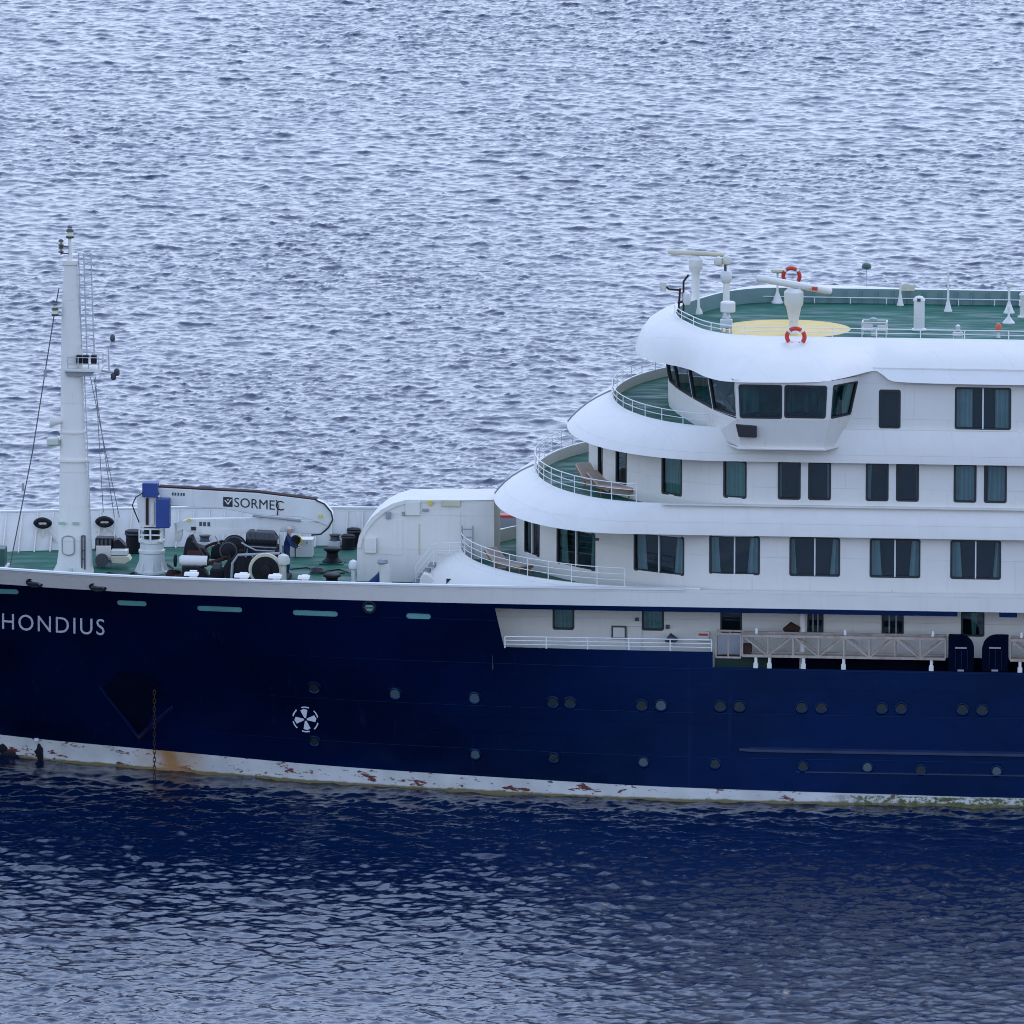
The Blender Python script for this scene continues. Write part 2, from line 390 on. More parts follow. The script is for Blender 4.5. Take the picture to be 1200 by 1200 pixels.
def make_sea():
    grow = [1.6 ** i for i in range(1, 19)]
    def axis(a, b_, st_):
        core = np.arange(a, b_ + st_ / 2, st_); g = np.cumsum([st_ * q for q in grow])
        g = g * (5000 / g[-1]) if g[-1] > 5000 else g
        return np.concatenate([(a - g)[::-1], core, b_ + g])
    xs = axis(-27, 27, .10); ys = axis(-46, 240, .155)
    ys = np.concatenate([ys[ys < -46.001], np.arange(-46, 2, .11), ys[ys > 2.05]])
    X, Y = np.meshgrid(xs, ys, indexing='ij')
    fx = np.clip(1 - np.maximum(np.abs(X) - 27, 0) / 40, 0, 1); fy = np.clip(1 - np.maximum(np.maximum(-46 - Y, Y - 240), 0) / 40, 0, 1); fade = fx * fy
    Z = np.zeros_like(X); DX = np.zeros_like(X); DY = np.zeros_like(X)
    gt = fft_tile(128, 310.0, 70.0, 9.0, 1, 21, R(90), .6)[0]; gust = sample(gt / gt.std(), 310.0, X * 1.6, Y)
    for (n, L, lp, lm, sl_, seed, wd, iso) in ((1024, 83.0, 2.3, .42, .142, 3, R(60), .42), (512, 29.3, .42, .18, .235, 11, R(76), .6)):
        h, dx, dy = fft_tile(n, L, lp, lm, sl_, seed, wd, iso)
        # patches of wind-ruffled and calmer water
        g = np.clip(1 + .30 * gust, .55, 1.5) if L < 50 else 1.0
        ch = 1.25 if L > 50 else .9
        Z += g * sample(h, L, X, Y); DX += ch * g * sample(dx, L, X, Y); DY += ch * g * sample(dy, L, X, Y)
    Z *= fade; X = X + DX * fade; Y = Y + DY * fade
    px = X * cy - Y * sy; py = X * sy + Y * cy
    nx, ny = Z.shape
    co = np.stack([px, py, Z], -1).reshape(-1, 3).astype(np.float32)
    i, j = np.meshgrid(np.arange(nx - 1), np.arange(ny - 1), indexing='ij')
    q = np.stack([i * ny + j, (i + 1) * ny + j, (i + 1) * ny + j + 1, i * ny + j + 1], -1).reshape(-1, 4).astype(np.int32)
    me = bpy.data.meshes.new('sea'); nq = len(q)
    me.vertices.add(len(co)); me.vertices.foreach_set('co', co.ravel())
    me.loops.add(nq * 4); me.loops.foreach_set('vertex_index', q.ravel())
    me.polygons.add(nq); me.polygons.foreach_set('loop_start', np.arange(nq, dtype=np.int32) * 4)
    me.polygons.foreach_set('use_smooth', np.ones(nq, dtype=bool))
    me.update(calc_edges=True); me.materials.append(M['sea_water'])
    o = bpy.data.objects.new('sea', me); col.objects.link(o); tag(o, kind='structure')
    tag(o, 'rippled blue open sea around the ship')
make_sea()

# ------------------------------------------------------------------ the ship: hull
YC = 8.6
Z_BAND, Z_TOP, Z_FORE, Z_D4, Z_D5, Z_D6, Z_ROOF = 6.82, 7.42, 6.15, 7.0, 10.0, 12.72, 15.4
XEND = 52.0
ship = thing('expedition_ship', (14, YC, 0), 'navy blue hulled expedition ship with white tiered superstructure on the open sea', 'ship')
bt = pchip([-31, -29, -27, -23, -20, -17.9, -15.7, -11.85, -6, -1, 3, XEND], [.02, 1.7, 2.9, 4.6, 5.55, 6.15, 6.85, 7.65, 8.25, 8.55, 8.6, 8.6])
bw = pchip([-31, -25, -21.5, -18.2, -12.1, -6.1, -.1, 5.9, 9, XEND], [-5.5, -2.0, .05, 2.1, 4.35, 6.4, 7.65, 8.5, 8.6, 8.6])
def hb(x, z):
    a, t = bw(x), bt(x)
    if z <= 0: return max(0., a + z * .12 * (1 - max(0, min(1, (x + 20) / 30))))
    u = min(z / Z_BAND, 1.09)
    return max(0., a + (t - a) * u ** 1.3)
def hull_y(x, z): return YC - hb(x, z)
def on_hull(px, py, off=0.0):
    lo, hi = -1.0, 12.0
    for _ in range(40):
        y = (lo + hi) / 2; p = at(px, py, y)
        if y < hull_y(p.x, max(p.z, 0)): lo = y
        else: hi = y
    p = at(px, py, hi); p.y -= off; return p
def zbt(x): return float(np.interp(x, [-31, -17.6, 16, 52], [.95, .80, .34, .30]))
def X0(px, y=0.0): return at(px, 600, y).x
XA, XB = X0(580), X0(836)        # promenade opening starts; lower boarding opening starts
XN0, XN1, XN2, XN3 = X0(1123), X0(1172), X0(1193), X0(1240)
Z_SILL, Z_SILL2, Z_HEAD = 5.26, 4.72, 6.64
cols = sorted(set(list(np.arange(-31, -18, .5)) + list(np.arange(-18, 20, .4)) + list(np.arange(20, XEND + .1, 2.0)) + [XEND, XA, XB, XN0, XN1, XN2, XN3]))
def opening(xa, xb, za, zb):
    x = (xa + xb) / 2; z = (za + zb) / 2
    if x > XA and Z_SILL < z < Z_HEAD: return True
    if x > XB and Z_SILL2 < z < Z_HEAD: return True
    if (XN0 < x < XN1 or XN2 < x < XN3) and Z_HEAD < z < Z_BAND: return True
    return False
def warp(x, z):                # raked forward edge of the opening
    t = 1 - min(1, max(0, (z - Z_SILL) / (Z_HEAD - Z_SILL)))
    w = max(0, 1 - abs(x - XA) / 3.0); return x + .30 * t * w
def plating(side, zrows, cut):
    mb = MB(); idx = {}
    def vert(i, k):
        if (i, k) not in idx:
            x = cols[i]; z = zrows[k](x) if callable(zrows[k]) else zrows[k]
            xw = warp(x, z) if cut else x
            idx[(i, k)] = len(mb.v); mb.v.append((xw, YC + side * hb(x, z), z))
        return idx[(i, k)]
    for i in range(len(cols) - 1):
        for k in range(len(zrows) - 1):
            za, zb = [(zr(cols[i]) if callable(zr) else zr) for zr in (zrows[k], zrows[k + 1])]
            if hb(cols[i], za) <= 0 and hb(cols[i + 1], za) <= 0 and hb(cols[i], zb) <= 0 and hb(cols[i + 1], zb) <= 0: continue
            if cut and opening(cols[i], cols[i + 1], za, zb): continue
            q = (vert(i, k), vert(i + 1, k), vert(i + 1, k + 1), vert(i, k + 1))
            mb.f.append(q if side < 0 else q[::-1])
    return mb
zr = [zbt, 1.1, 1.5, 2.0, 2.6, 3.2, 3.8, 4.3, Z_SILL2, Z_SILL, 5.6, 6.0, 6.3, Z_HEAD, Z_BAND]
for s_ in (-1, 1):
    mb = plating(s_, zr, s_ < 0)
    o = mb.build('hull_plating', 'navy', ship, fix=False, angle=60)
    plating(s_, [-2.5, -1.2, -.4, 0, .25, zbt], False).build('boot_topping', 'boot_top', ship, fix=False, angle=60)
# bulwark / sheer strake: outer skin, cap and inner skin
def bulwark(side):
    mb = MB(); o_, t_, i_, l_ = [], [], [], []
    cs = [x for x in cols if x >= -30.5]
    for x in cs:
        b0 = hb(x, Z_BAND); b1 = hb(x, Z_TOP)
        th = .10 if b1 > .4 else 0
        o_.append((x, YC + side * (b0 + .012), Z_BAND - .01)); t_.append((x, YC + side * (b1 + .012), Z_TOP))
        i_.append((x, YC + side * max(b1 - th, 0), Z_TOP)); zl_ = Z_FORE - .05 if x < -1 else Z_HEAD + .22; l_.append((x, YC + side * max(hb(x, zl_) - th, 0), zl_))
    mb.strips([o_, t_, i_, l_]); return mb
for s_ in (-1, 1):
    bulwark(s_).build('bulwark', 'white', ship, angle=40)
    mb = MB()   # rounded cap rail along the top
    pts = [(x, YC + s_ * (hb(x, Z_TOP) - .04), Z_TOP + .012) for x in cols if -30 <= x <= 6]
    rows = [[(p[0], p[1] + s_ * dy, p[2] + dz) for p in pts] for dy, dz in ((-.10, -.03), (-.10, .03), (.09, .03), (.09, -.03), (-.10, -.03))]
    mb.strips(rows).build('cap_rail', 'rail_white', ship)
# transom
MB().strips([[(XEND, 0, z) for z in (-2.5, Z_TOP)], [(XEND, 17.2, z) for z in (-2.5, Z_TOP)]]).build('transom', 'navy', ship)
# bulwark stays on the inner face
x = -27.0
while x < -2.2:
    yb, ym, yt = [YC + hb(x, z) - .105 for z in (Z_FORE, 6.8, Z_TOP - .04)]
    MB().prism([(x, yb + .02, Z_FORE), (x, yb - .26, Z_FORE), (x, yt - .05, Z_TOP - .04), (x, yt + .02, Z_TOP - .04), (x, ym + .02, 6.8)], (.045, 0, 0)).build('bulwark_stay', 'white', ship)
    x += .545
# decks
def deck_poly(name, z, near, far, mat='deck_green'):
    return MB().strips([near, far]).build(name, mat, ship, smooth=False)
xs_ = [x for x in cols if -29 <= x <= -.7]
deck_poly('foredeck', Z_FORE, [(x, YC - hb(x, Z_FORE) + .08, Z_FORE) for x in xs_], [(x, YC + hb(x, Z_FORE) - .08, Z_FORE) for x in xs_])

# promenade recess in the near side
YR = 1.75
mb = MB(); xr = [XA - .1] + [x for x in cols if x > XA + .2]
mb.strips([[(x, hull_y(x, 4.42) + .06, 4.42) for x in xr], [(x, YR, 4.42) for x in xr]]).build('promenade_deck', 'deck_green', ship, smooth=False)
MB().strips([[(x, hull_y(x, 6.6) + .02, Z_HEAD + .2) for x in xr], [(x, YR, Z_HEAD + .2) for x in xr]]).build('promenade_ceiling', 'white', ship, smooth=False)
MB().strips([[(XA - .1, hull_y(XA, 5) + .02, z) for z in (4.42, Z_HEAD + .2)], [(XA - .1, YR, z) for z in (4.42, Z_HEAD + .2)]]).build('promenade_end_wall', 'white', ship, smooth=False)

# ------------------------------------------------------------------ walls with real openings
def superc(xt, a, B, n, xend, cnt=26, straight=None):
    """front curve from the centreline to the near side, then straight aft"""
    pts = []
    for i in range(cnt + 1):
        f = math.pi / 2 * i / cnt
        pts.append((xt + a * (1 - math.cos(f) ** (2 / n)), YC - B * math.sin(f) ** (2 / n)))
    k = 10
    for i in range(1, k + 1): pts.append((xt + a + (xend - xt - a) * i / k, YC - B))
    return pts
def arclen(pts):
    s = [0]
    for p, q in zip(pts, pts[1:]): s.append(s[-1] + math.hypot(q[0] - p[0], q[1] - p[1]))
    return s
class Wall:
    def __init__(w, pts, z0, z1):
        w.pts = pts; w.s = arclen(pts); w.z0 = z0; w.z1 = z1; w.open = []
    def p(w, s): return np.interp(s, w.s, [q[0] for q in w.pts]), np.interp(s, w.s, [q[1] for q in w.pts])
    def from_px(w, x0, x1, y0, y1):
        sm = np.linspace(0, w.s[-1], 1500); zm = (w.z0 + w.z1) / 2
        pr = np.array([proj((*w.p(s), zm))[0] for s in sm])
        s0 = np.interp(x0, pr, sm); s1 = np.interp(x1, pr, sm)
        sc = (s0 + s1) / 2; q = w.p(sc)
        ya = proj((*q, w.z0))[1]; yb = proj((*q, w.z1))[1]
        zz = lambda py: w.z0 + (ya - py) / (ya - yb) * (w.z1 - w.z0)
        return s0, s1, zz(y1), zz(y0)
    def mesh(w, mirror=False):
        br = sorted(set(w.s + [v for o in w.open for v in o[:2]])) if not mirror else w.s
        mb = MB()
        def P(s, z):
            q = w.p(s); return (q[0], 2 * YC - q[1] if mirror else q[1], z)
        for a, b_ in zip(br, br[1:]):
            if b_ - a < 1e-6: continue
            op = None if mirror else next((o for o in w.open if o[0] - 1e-6 <= a and b_ <= o[1] + 1e-6), None)
            segs = [(w.z0, w.z1)] if op is None else [(w.z0, op[2]), (op[3], w.z1)]
            for za, zb in segs:
                mb.add([P(a, za), P(b_, za), P(b_, zb), P(a, zb)], [(0, 1, 2, 3)])
        return mb
def quad_window(parent, bl, br, tr, tl, out, panes=1, curtain=None, frame=.034, mat_frame='seal_dark', glassm='glass', depth=.55, proud=.012, mull_mat='rail_white', rc=.07, room='room_dark'):
    """a window set in the opening bl-br-tr-tl; out = outward unit normal"""
    bl, br, tr, tl, out = [Vector(p) for p in (bl, br, tr, tl, out)]
    def uv(u, v_, d=0.0):
        return bl * (1 - u) * (1 - v_) + br * u * (1 - v_) + tr * u * v_ + tl * (1 - u) * v_ + out * d
    W = (br - bl).length; H = (tl - bl).length
    def ring(i, d, r):          # rounded rectangle inset by i
        pts = []; k = 4; r = max(r, .001)
        for cx_, cz_, a0 in ((W - i - r, H - i - r, 0), (i + r, H - i - r, 90), (i + r, i + r, 180), (W - i - r, i + r, 270)):
            for j in range(k + 1):
                a = R(a0 + 90 * j / k); pts.append(uv((cx_ + r * math.cos(a)) / W, (cz_ + r * math.sin(a)) / H, d))
        return pts
    rows = [ring(-.03, 0.0, .06 + rc * .3), ring(-.03, proud, .06 + rc * .3), ring(frame, proud, rc), ring(frame, -.09, rc), ring(-.03, -.09, .08)]
    fr = MB().strips(rows, closed=True).build('window', mat_frame, parent)
    rm_ = MB()                 # dark room behind
    b8 = [uv(-.02, -.02, -.10), uv(1.02, -.02, -.10), uv(1.02, 1.02, -.10), uv(-.02, 1.02, -.10), uv(-.02, -.02, -depth), uv(1.02, -.02, -depth), uv(1.02, 1.02, -depth), uv(-.02, 1.02, -depth)]
    rm_.add(b8, [(4, 5, 6, 7), (0, 1, 5, 4), (1, 2, 6, 5), (2, 3, 7, 6), (3, 0, 4, 7)]).build('interior', room, fr, smooth=False)
    for k in range(panes):
        a, c = k / panes, (k + 1) / panes
        e = .012
        pl = ring(frame * .4, -.045, rc) if panes == 1 else None
        mbp = MB()
        if pl: mbp.add(pl, [tuple(range(len(pl)))])
        else: mbp.add([uv(a + e / 2, .01, -.045), uv(c - e / 2, .01, -.045), uv(c - e / 2, .99, -.045), uv(a + e / 2, .99, -.045)], [(0, 1, 2, 3)])
        mbp.build('pane', glassm, fr, smooth=False, fix=False)
    for k in range(1, panes):
        u = k / panes; w_ = .022 / W
        MB().hexa([uv(u - w_, 0, -.05), uv(u + w_, 0, -.05), uv(u + w_, 0, .02), uv(u - w_, 0, .02), uv(u - w_, 1, -.05), uv(u + w_, 1, -.05), uv(u + w_, 1, .02), uv(u - w_, 1, .02)]).build('mullion', mull_mat, fr, smooth=False)
    for (ua, ub, ta, tb) in (curtain or []):   # curtain from ua..ub at the top, ta..tb at the foot
        n = max(8, int((ub - ua) * W / .03)); bot, top = [], []
        for i in range(n + 1):
            f = i / n; d = -.20 + .030 * math.sin(i * 1.9) + .012 * math.sin(i * .7)
            top.append(uv(ua + (ub - ua) * f, 1.0, d)); bot.append(uv(ta + (tb - ta) * f, .0, d * 1.05))
        mid = [(Vector(a) * .5 + Vector(b_) * .5) for a, b_ in zip(bot, top)]
        MB().strips([bot, mid, top]).build('curtain', 'curtain', fr, angle=80)
    return fr
def wall_window(w, px, panes=1, curtain=None, **kw):
    s0, s1, z0, z1 = w.from_px(*px) if len(px) == 4 and px[1] > 60 else px
    w.open.append((s0, s1, z0, z1))
    a = w.p(s0); b_ = w.p(s1)
    t = Vector((b_[0] - a[0], b_[1] - a[1], 0)).normalized(); out = Vector((t.y, -t.x, 0))
    return quad_window(ship, (*a, z0), (*b_, z0), (*b_, z1), (*a, z1), out, panes, curtain, **kw)
rnd = random.Random(5)
def drapes(panes, kind):
    j = rnd.uniform(-.05, .06); k = rnd.uniform(-.04, .08)
    if kind in (0, 1): return [(0, .12 + j, 0, .17 + j), (.88 - k, 1, .82 - k, 1)]
    if kind == 0: return [(0, .14, 0, .20), (.86, 1, .80, 1)]
    if kind == 1: return [(0, .10, 0, .12), (.90, 1, .84, 1)]
    if kind == 2: return [(0, .30, 0, .30), (.72, 1, .72, 1)]
    if kind == 3: return [(0, .98, 0, .98)]
    return []

# deck 4: paired cabin windows
w4 = Wall(superc(-.6, 8, 8.22, 1.5, XEND, 40), Z_D4 - .1, 9.45)
for q in ((615, 632, 611, 649), (653, 697, 621.5, 664)):
    wall_window(w4, q, 2, drapes(2, 1) if q[0] > 640 else [], glassm='glass_green')
for k, x in enumerate((743.5, 832, 926, 1020, 1114.5, 1209, 1303, 1397)):
    dy = (x - 743) * .0185
    wall_window(w4, (x, x + 57.5, 627.2 + dy, 671 + dy), 2, drapes(2, (0, 1, 0, 0, 0, 1, 0, 0)[k]))
# deck 5: single windows, then pairs
w5 = Wall(superc(1.95, 6.5, 8.22, 1.7, XEND, 36), Z_D5 - .1, 12.1)
for q in ((701, 706, 522, 556), (722, 734, 527, 566)): wall_window(w5, q, 1, [], glassm='glass_green')
wall_window(w5, (776, 798.5, 535, 579.5), 1, drapes(1, 3), glassm='glass_green')
wall_window(w5, (848.5, 874, 540.5, 583), 1, drapes(1, 3), glassm='glass_green')
for k, x in enumerate((912.5, 1015.5, 1118.5, 1221, 1324)):
    for j, xx in enumerate((x, x + 35.5)):
        dy = (xx - 912) * .0165
        cur = ([(0, .12, 0, .12)], [(.84, 1, .84, 1)]) if k == 0 else ([(0, .22, 0, .18)], [(.9, 1, .9, 1)]) if k == 1 else ([(.02, .95, .02, .95)], [(.15, 1, .10, 1)])
        wall_window(w5, (xx, xx + 24.8, 541.5 + dy, 584.5 + dy), 1, cur[j])
# deck 6 (bridge deck) side wall aft of the wing
w6 = Wall([(X0(985), .38), (X0(1003), .38)] + [(x, .38) for x in np.linspace(12.5, XEND, 14)], 12.9, 15.2)
wall_window(w6, (1031, 1054.5, 457.5, 501), 1, [])
for x in (1120, 1262): wall_window(w6, (x, x + 64, 455 + (x - 1120) * .0165, 502.5 + (x - 1120) * .0165), 2, drapes(2, 2))
for w, nm in ((w4, 'cabin_wall'), (w5, 'cabin_wall'), (w6, 'bridge_deck_wall')):
    w.mesh().build(nm, 'white', ship, angle=30, fix=False)
    w.mesh(True).build(nm, 'white', ship, angle=30)
# promenade back wall
wp = Wall([(XA - .1, YR), (XA + 8, YR), (XEND, YR)], 4.4, Z_HEAD + .22)
for q in ((648.5, 672, 712, 737), (753, 777, 712, 738)): wall_window(wp, q, 1, [(0, 1, 0, 1)], glassm='glass_green')
wall_window(wp, (845, 868.5, 716, 741), 1, [])
for q in ((947, 964, 718, 742), (1034, 1058, 718, 743)): wall_window(wp, q, 3, [], mull_mat='mid_grey')
wall_window(wp, (1127, 1152.5, 717, 745), 1, [(0.38, .72, .45, .62)], glassm='glass_green')
wp.mesh().build('promenade_wall', 'white', ship, fix=False)

# ------------------------------------------------------------------ visors (sloped fascias) and terrace decks
def full(pts): return [(x, y) for x, y in pts[::-1]] + [(x, 2 * YC - y) for x, y in pts[1:]]
def visor(name, low, rim, zl, zr_, floor, soffit_in, bulge=.12, lz=None, rimw=.10):
    lo = full(low); ri = full(rim); n = len(lo)
    zlo = [zl] * n if lz is None else lz
    def nrm(i, c):
        a = c[max(i - 1, 0)]; b_ = c[min(i + 1, n - 1)]; t = Vector((b_[0] - a[0], b_[1] - a[1], 0)); t = t.normalized() if t.length > 1e-6 else Vector((1, 0, 0))
        return Vector((-t.y, t.x, 0))
    rows = []
    # inner soffit edge, lower lip, face rows, rim top, inner rim, down to the floor
    sx = []; lip = []
    for i in range(n):
        nn = nrm(i, lo); nn = -nn if nn.dot(Vector((lo[i][0] - 20, lo[i][1] - YC, 0))) < 0 else nn
        p = Vector((*lo[i], zlo[i])); sx.append(p - nn * soffit_in + Vector((0, 0, .04))); lip.append(p)
    rows = [sx, lip]
    for f in (.12, .3, .5, .7, .88, 1.0):
        row = []
        for i in range(n):
            q_ = min(1, f / .42); q_ = q_ * q_ * (3 - 2 * q_); a = Vector((*lo[i], (zlo[i] * (1 - q_) + min(zlo[i], zl + .10) * q_) + .03)); b_ = Vector((*ri[i], zr_)); d = b_ - a
            h = Vector((d.x, d.y, 0)); up = Vector((0, 0, 1)); hn = h.normalized() if h.length > .02 else Vector((0, 0, 0))
            nv = (up * h.length - hn * d.z); nv = nv.normalized() if nv.length > 1e-6 else -nrm(i, lo)
            row.append(a + d * f + nv * bulge * math.sin(math.pi * f) * min(1, d.length / 1.5) * (1 if h.length > .05 else 0))
        rows.append(row)
    inn, flo = [], []
    for i in range(n):
        nn = nrm(i, ri); nn = -nn if nn.dot(Vector((ri[i][0] - 20, ri[i][1] - YC, 0))) < 0 else nn
        p = Vector((*ri[i], zr_)); q = p - nn * rimw; inn.append(q); flo.append(Vector((q.x, q.y, floor - .02)))
    rows.append(inn); rows.append(flo)
    return rows, flo
LOW = {}
def tier(name, lowp, rimp, zl, zr_, floor, soffit, green_in=False, bulge=.12, lz=None):
    rows, flo = visor(name, lowp, rimp, zl, zr_, floor, soffit, bulge, lz)
    o = MB().strips(rows[:-2] + [rows[-2]]).build(name, 'white', ship, angle=50)
    MB().strips(rows[-2:]).build('coaming', 'bulwark_green' if green_in else 'white', ship, angle=50)
    n = len(flo) // 2
    near = [Vector((p.x, p.y, floor)) for p in flo[:n + 1]]; far = [Vector((p.x, p.y, floor)) for p in flo[::-1][:n + 1]]
    MB().strips([near, far]).build('terrace_deck', 'deck_green', ship, smooth=False)
    return rows
LX = 1.0
low0 = superc(-4.0, 8.4, 8.40, 1.8, 6.5, 30); rim0 = superc(-2.6, 7.0, 8.33, 1.8, 6.5, 30)
lz0 = [Z_FORE + .02 if x < -2.2 else Z_FORE + .02 + .80 * min(1, (x + 2.2) / 1.2) for x, y in full(low0)]
r0_ = tier('terrace_visor', low0, rim0, Z_FORE + .02, Z_TOP + .03, Z_D4, .1, lz=lz0)
low1 = superc(-1.34, 5.2, 8.6, 1.95, XEND, 30); rim1 = superc(.04, 4.9, 8.30, 1.95, XEND, 30)
r1_ = tier('terrace_visor', low1, rim1, 9.33, 10.38, Z_D5, .55)
low2 = superc(1.22, 6.0, 8.6, 2.0, XEND, 30); rim2 = superc(2.75, 5.0, 8.36, 2.0, XEND, 30)
r2_ = tier('terrace_visor', low2, rim2, 11.92, 13.05, Z_D6, .55)
# thin seam batten along the centreline of the visors
for rows in (r1_, r2_):
    n = len(rows[0]) // 2
    path = [Vector(r[n]) + Vector((-.02, 0, .015)) for r in rows[1:-2]]
    MB().tube([p - Vector((0, .10, 0)) for p in path], .030, 6).build('seam_batten', 'mid_grey', ship)
# roof: plan follows the bridge front, the wing and the side
lp = [(3.6, 8.6), (3.62, 7.9), (3.75, 6.7), (4.05, 5.5), (4.5, 4.5), (5.1, 3.75), (5.5, 3.15), (5.82, 2.4), (6.15, 1.55), (6.47, .68), (6.87, -.12), (7.4, -.78), (8.3, -1.10), (9.6, -1.06), (10.7, -.96), (11.55, -.35), (12.45, .30), (12.75, .2), (13.1, .05), (14, .0), (16, 0), (20, 0), (30, 0), (XEND, 0)]
lpz = [14.7] * 6 + [14.72, 14.76, 14.80, 14.80] + [14.80, 14.81, 14.83, 14.84, 14.87, 14.95, 15.10, 14.98, 14.78, 14.74] + [14.72] * 4
rp = [(4.9, 8.6), (4.93, 8.0), (5.05, 7.2), (5.25, 6.4), (5.5, 5.7), (5.8, 4.9), (6.05, 4.3), (6.35, 3.75), (6.7, 3.3), (7.05, 2.98), (7.5, 2.7), (8.2, 2.55), (9.1, 2.5), (10.0, 2.5), (10.9, 2.5), (11.7, 2.5), (12.45, 2.5), (12.75, 2.5), (13.1, 2.5), (14, 2.5), (16, 2.5), (20, 2.5), (30, 2.5), (XEND, 2.5)]
def smooth_path(ps, zs, k=3):
    t = [0]
    for a, b_ in zip(ps, ps[1:]): t.append(t[-1] + max(.05, math.hypot(b_[0] - a[0], b_[1] - a[1])))
    return t
tt = list(range(len(lp))); fx_, fy_, fz_ = pchip(tt, [p[0] for p in lp]), pchip(tt, [p[1] for p in lp]), pchip(tt, lpz)
gx_, gy_ = pchip(tt, [p[0] for p in rp]), pchip(tt, [p[1] for p in rp])
ts = [i / 3 for i in range((len(lp) - 1) * 3 + 1)]
low3 = [(fx_(t), fy_(t)) for t in ts]; rim3 = [(gx_(t), gy_(t)) for t in ts]; lz3 = [fz_(t) for t in ts]
r3_ = tier('roof_visor', low3, rim3, 14.7, 15.92, Z_ROOF, .5, True, .34, lz3[::-1] + lz3[1:])

# ------------------------------------------------------------------ wheelhouse
def panel_windows(corners, wins, frame_mat='white', glassm='glass', **kw):
    """flat panel (bl, br, tr, tl) with window openings given in u, v"""
    bl, br, tr, tl = [Vector(p) for p in corners]
    def uv(u, v_): return bl * (1 - u) * (1 - v_) + br * u * (1 - v_) + tr * u * v_ + tl * (1 - u) * v_
    us = sorted({0, 1} | {w[0] for w in wins} | {w[1] for w in wins}); vs_ = sorted({0, 1} | {w[2] for w in wins} | {w[3] for w in wins})
    mb = MB()
    for a, b_ in zip(us, us[1:]):
        for c, d in zip(vs_, vs_[1:]):
            if any(w[0] <= a and b_ <= w[1] and w[2] <= c and d <= w[3] for w in wins): continue
            mb.add([uv(a, c), uv(b_, c), uv(b_, d), uv(a, d)], [(0, 1, 2, 3)])
    mb.build('wheelhouse_wall', frame_mat, ship, smooth=False, fix=False)
    out = (br - bl).cross(tl - bl).normalized()
    for w in wins:
        quad_window(ship, uv(w[0], w[2]), uv(w[1], w[2]), uv(w[1], w[3]), uv(w[0], w[3]), out, 1, [], glassm=glassm, **kw)
zb_, zm_, zt_ = 12.70, 13.58, 14.90
fb = [(4.72, 8.6), (4.88, 7.15), (5.28, 5.5), (5.98, 3.3), (6.88, .75), (7.8, -.85)]
def outw(p, d): return (p[0] - d * .8, p[1] - d * .35)
for a, b_ in zip(fb, fb[1:]):
    for mir in (False, True):
        A = (a[0], 2 * YC - a[1]) if mir else a; B_ = (b_[0], 2 * YC - b_[1]) if mir else b_
        ta = (A[0] - .22, A[1]); tb = (B_[0] - .22, B_[1])
        if b_[0] == 7.8: tb = (B_[0] - .08, B_[1] - (.06 if not mir else -.06))
        cs_ = [(*A, zm_), (*B_, zm_), (*tb, zt_), (*ta, zt_)]
        if mir: cs_ = [cs_[1], cs_[0], cs_[3], cs_[2]]
        panel_windows(cs_, [(.035, .965, .04, .985)], glassm='glass_green', frame=.03, depth=.9, rc=.03, room='bridge_room')
        lo_ = [(A[0], A[1], zb_), (B_[0], B_[1], zb_), (*B_, zm_), (*A, zm_)]
        if b_[0] == 7.8: lo_[1] = (7.95, 2 * YC + .62 if mir else -.62, 12.5); lo_[2] = (B_[0], B_[1], zm_ - .05)
        MB().add(lo_, [(0, 1, 2, 3)]).build('wheelhouse_wall', 'white', ship, smooth=False)
# bridge wing: near side and mirrored
for mir in (False, True):
    f = lambda x, y, z: (x, 2 * YC - y if mir else y, z)
    nf = [f(7.80, -.85, zm_ - .05), f(10.98, -.85, zm_ - .05), f(11.05, -.93, zt_), f(7.74, -.93, zt_)]
    af = [f(10.98, -.85, zm_ - .05), f(11.68, .40, zm_ - .05), f(11.98, .40, zt_), f(11.05, -.93, zt_)]
    if mir: nf = [nf[1], nf[0], nf[3], nf[2]]; af = [af[1], af[0], af[3], af[2]]
    panel_windows(nf, [(.045, .485, .035, .86), (.525, .955, .06, .86)], frame=.035, depth=1.0, rc=.10, room='bridge_room', glassm='glass_green')
    panel_windows(af, [(.10, .93, .04, .86)], glassm='glass_green', frame=.03, depth=.4, rc=.05, room='bridge_room')
    q = [f(7.45, .42, 12.50), f(7.95, -.62, 12.50), f(10.78, -.62, 12.50), f(11.30, .42, 12.50)]
    t = [f(7.66, .42, zm_ - .05), f(7.80, -.85, zm_ - .05), f(10.98, -.85, zm_ - .05), f(11.68, .42, zm_ - .05)]
    MB().strips([q, t]).build('wing_apron', 'wing_white', ship, smooth=False)
    MB().prism([f(7.33, .42, 12.44), f(7.86, -.72, 12.44), f(10.88, -.72, 12.44), f(11.42, .42, 12.44)], (0, 0, .07)).build('wing_floor', 'white', ship, smooth=False, bevel=.02)
